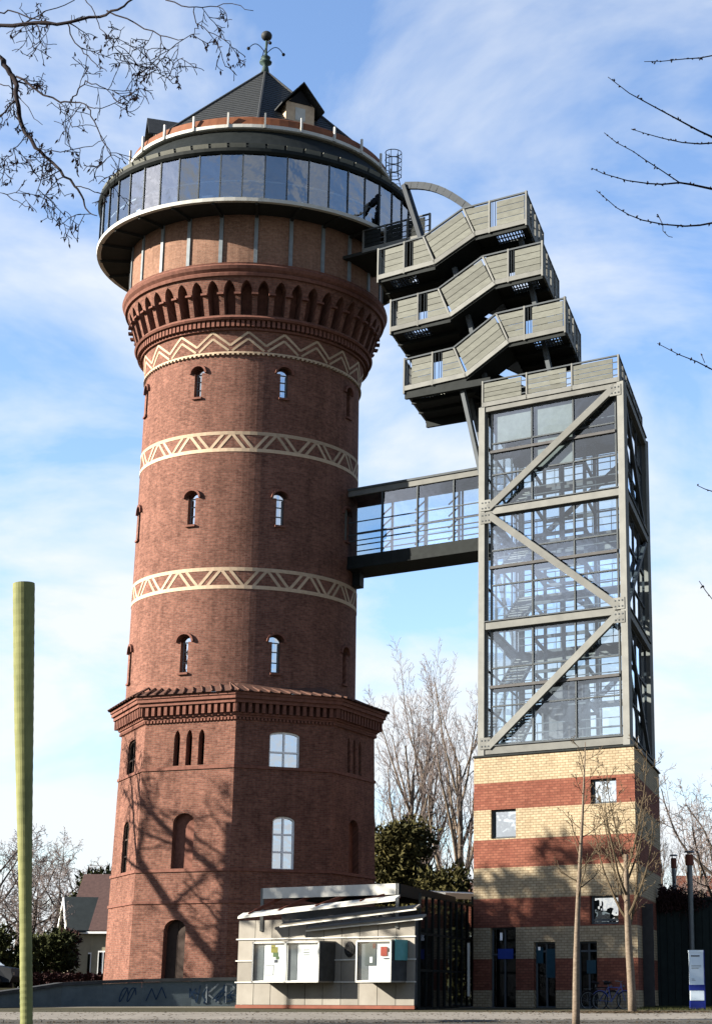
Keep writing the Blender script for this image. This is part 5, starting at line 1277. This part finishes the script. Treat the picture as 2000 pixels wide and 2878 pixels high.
def flue(u, v0, v1, Y, r, label):
    t = at(u, v0, Y); z0 = 0 if v1 is None else at(u, v1, Y).z
    b = MB(); b.tube([(t.x, Y, z0), (t.x, Y, t.z - .55)], r, 14); o = b.build('flue_pipe', 'galvanised', org=(t.x, Y, z0))
    b = MB(); b.tube([(t.x, Y, t.z - .6), (t.x, Y, t.z - .58), (t.x, Y, t.z - .18), (t.x, Y, t.z - .15)], [r * 1.1, r * 1.45, r * 1.45, r * 1.1], 14); b.build('flue_cowl', 'rust', o, world=True)
    b = MB(); b.tube([(t.x, Y, t.z - .06), (t.x, Y, t.z)], [r * 2.0, r * 1.7], 14); b.build('rain_cap', 'galvanised', o, world=True)
    for i in range(3):
        a = i * 2.1; b = MB(); b.tube([(t.x + r * 1.3 * math.cos(a), Y + r * 1.3 * math.sin(a), t.z - .2), (t.x + r * 1.3 * math.cos(a), Y + r * 1.3 * math.sin(a), t.z - .03)], .012, 4); b.build('cap_strut', 'galvanised', o, world=True)
    for z in (lerp(z0, t.z, .35), lerp(z0, t.z, .62), lerp(z0, t.z, .78)): b = MB(); b.tube([(t.x, Y, z), (t.x, Y, z + .05)], r * 1.15, 14); b.build('joint_band', 'galvanised', o, world=True)
    return tag(o, label, 'flue')
flue(1935, 2392, None, 76.3, .115, 'tall galvanised flue pipe with rain cap in front of the dark shed')
flue(1891, 2402, 2560, 80.5, .09, 'thin brownish flue pipe on the roof of the dark shed')
sp_ = at(1958, 2830, 68.0)
SG = empty('sign_pillar', (sp_.x, 68, 0.02), 'white and blue information pillar on the grass before the dark shed', 'sign')
for (nm, m, hwid, z0, z1, dy) in (('pillar_base', 'sign_blue', .27, 0, .36, .14), ('lower_panel', 'sign_white', .25, .36, .74, .14), ('blue_stripe', 'sign_blue', .272, .74, .92, .15), ('upper_panel', 'sign_white', .26, .92, 2.10, .14), ('pillar_cap', 'sign_white', .275, 2.10, 2.16, .15)):
    b = MB(); b.box(sp_.x - hwid, sp_.x + hwid, 68 - dy, 68 + dy, z0 - .02, z1); b.build(nm, m, SG, world=True)
b = MB(); b.box(sp_.x + .262, sp_.x + .29, 67.84, 68.16, .0, 2.16); b.build('blue_edge', 'sign_blue', SG, world=True)
for i, (w_, z) in enumerate(((.16, 1.93), (.05, 1.12), (.07, 1.07), (.18, 1.60), (.18, 1.55), (.14, 1.50))):
    b = MB(); b.box(sp_.x - .2, sp_.x - .2 + w_ * 2, 67.852, 67.859, z, z + (.045 if i == 0 else .012)); b.build('print_line', 'ink' if i < 3 else 'galvanised', SG, world=True)

# ================================================================== bicycles and car
def bicycle(org, along, m, label, lean=.08):
    root = empty('bicycle', tuple(org), label, 'bicycle', 'bicycles leaning by the striped base')
    side = along.cross(UP)
    def q(x, z, y=0): return org + along * x + UP * z + side * (y - z * lean)
    for wx in (-.53, .53):
        b = MB(); b.tube([q(wx + .335 * math.cos(a), .335 + .335 * math.sin(a)) for a in [2 * PI * i / 28 for i in range(29)]], .02, 6); wo = b.build('wheel', 'tyre', root, world=True)
        b = MB(); b.tube([q(wx + .30 * math.cos(a), .335 + .30 * math.sin(a)) for a in [2 * PI * i / 28 for i in range(29)]], .011, 5); b.build('rim', 'galvanised', wo, world=True)
        b = MB()
        for i in range(14): a = 2 * PI * i / 14; b.tube([q(wx, .335), q(wx + .30 * math.cos(a), .335 + .30 * math.sin(a))], .0025, 3)
        b.build('spokes', 'galvanised', wo, world=True)
        b = MB(); b.tube([q(wx + .365 * math.cos(a), .335 + .365 * math.sin(a)) for a in [R(20 + 12 * i) for i in range(11)]], .018, 5); b.build('mudguard', m, root, world=True)
    b = MB(); hd, bb, st, sp0 = q(.36, .88), q(-.05, .29), q(-.19, .82), q(-.53, .335)
    b.tube([hd, bb], .022, 7); b.tube([q(.38, .80), st], .018, 7); b.tube([bb, st], .018, 7); b.tube([bb, sp0], .013, 6); b.tube([st, sp0], .012, 6); b.tube([q(.34, .95), q(.45, .55), q(.53, .335)], .016, 7); b.build('frame', m, root, world=True)
    b = MB(); b.tube([q(.25, 1.05, -.28), q(.32, 1.04, -.16), q(.34, 1.02, 0), q(.32, 1.04, .16), q(.25, 1.05, .28)], .013, 6); b.tube([q(.34, .93), q(.34, 1.02)], .013, 6); b.build('handlebar', 'galvanised', root, world=True)
    b = MB(); b.tube([st, q(-.22, .96)], .013, 6); b.build('seat_post', 'galvanised', root, world=True)
    b = MB(); b.tube([q(-.36, .98), q(-.28, .985), q(-.16, .98), q(-.05, .975)], [.07, .085, .045, .02], 8); b.build('saddle', 'black', root, world=True)
    b = MB(); b.tube([q(-.05 + .09 * math.cos(a), .29 + .09 * math.sin(a), .05) for a in [2 * PI * i / 16 for i in range(17)]], .008, 4); b.tube([q(-.05, .29, .06), q(.05, .16, .08)], .01, 4); b.tube([q(-.05, .29, -.06), q(-.15, .42, -.08)], .01, 4); b.build('chainset', 'galvanised', root, world=True)
    b = MB(); b.para(q(-.53, .76), along * .16, side * .06, (0, 0, .008)); b.tube([q(-.62, .75), q(-.53, .335)], .006, 4); b.build('carrier', 'galvanised', root, world=True)
    b = MB(); b.tube([q(.44, .86), q(.49, .86)], [.03, .045], 8); b.build('headlamp', 'galvanised', root, world=True)
    return root
b0 = LF(.55, 0, 0) + NN * .75; bicycle(Vector((b0.x, b0.y, .015)), -E_, 'bike_blue', 'blue bicycle parked behind the young tree at the striped base')
b0 = LF(1.25, 0, 0) + NN * .40; bicycle(Vector((b0.x, b0.y, .015)), -E_, 'black', 'black bicycle standing between the blue bicycle and the brick wall', .05)
# parked car beyond the wall
cp_ = Vector((at(-84, 2760, 82).x, 82, .82)); CR = empty('parked_car', tuple(cp_), 'dark parked car beyond the low wall at the hedge', 'car')
def loft(prof, y0, y1, inset=0.0):
    mb = MB(); n = len(prof)
    a = [(cp_.x + x, 82 + y0 + (inset if z > .85 else 0), .82 + z) for x, z in prof]; b = [(cp_.x + x, 82 + y1 - (inset if z > .85 else 0), .82 + z) for x, z in prof]
    mb.quad(*a); mb.quad(*reversed(b))
    for i in range(n): mb.quad(a[i], a[(i + 1) % n], b[(i + 1) % n], b[i])
    return mb
loft([(-2.0, .25), (-2.1, .5), (-2.0, .82), (-1.3, .90), (-.7, 1.38), (.7, 1.42), (1.35, .95), (2.0, .85), (2.1, .5), (2.0, .25)], -.85, .85, .16).build('body', 'car_paint', CR, world=True)
for y in (-.70, .70):
    b = MB(); yy = 82 + y; b.para((cp_.x, yy, .82 + 1.13), (.62, 0, 0), (0, .012, 0), (0, 0, .18)); b.build('side_window', 'dark_glass', CR, world=True)
b = MB(); b.quad((cp_.x + .74, 81.36, .82 + 1.37), (cp_.x + .74, 82.64, .82 + 1.37), (cp_.x + 1.33, 82.66, .82 + .98), (cp_.x + 1.33, 81.34, .82 + .98)); b.build('windscreen', 'dark_glass', CR, world=True)
for x in (-1.3, 1.3):
    for y in (-.84, .84):
        b = MB(); b.tube([(cp_.x + x, 82 + y - .1, .82 + .31), (cp_.x + x, 82 + y + .1, .82 + .31)], .31, 16); wo = b.build('wheel', 'tyre', CR, world=True)
        b = MB(); b.tube([(cp_.x + x, 82 + y - .105, .82 + .31), (cp_.x + x, 82 + y + .105, .82 + .31)], .19, 12); b.build('rim', 'coping', wo, world=True)
for y in (-.6, .6): b = MB(); b.para((cp_.x + 2.06, 82 + y, .82 + .62), (.03, 0, 0), (0, .16, 0), (0, 0, .07)); b.build('headlight', 'galvanised', CR, world=True)
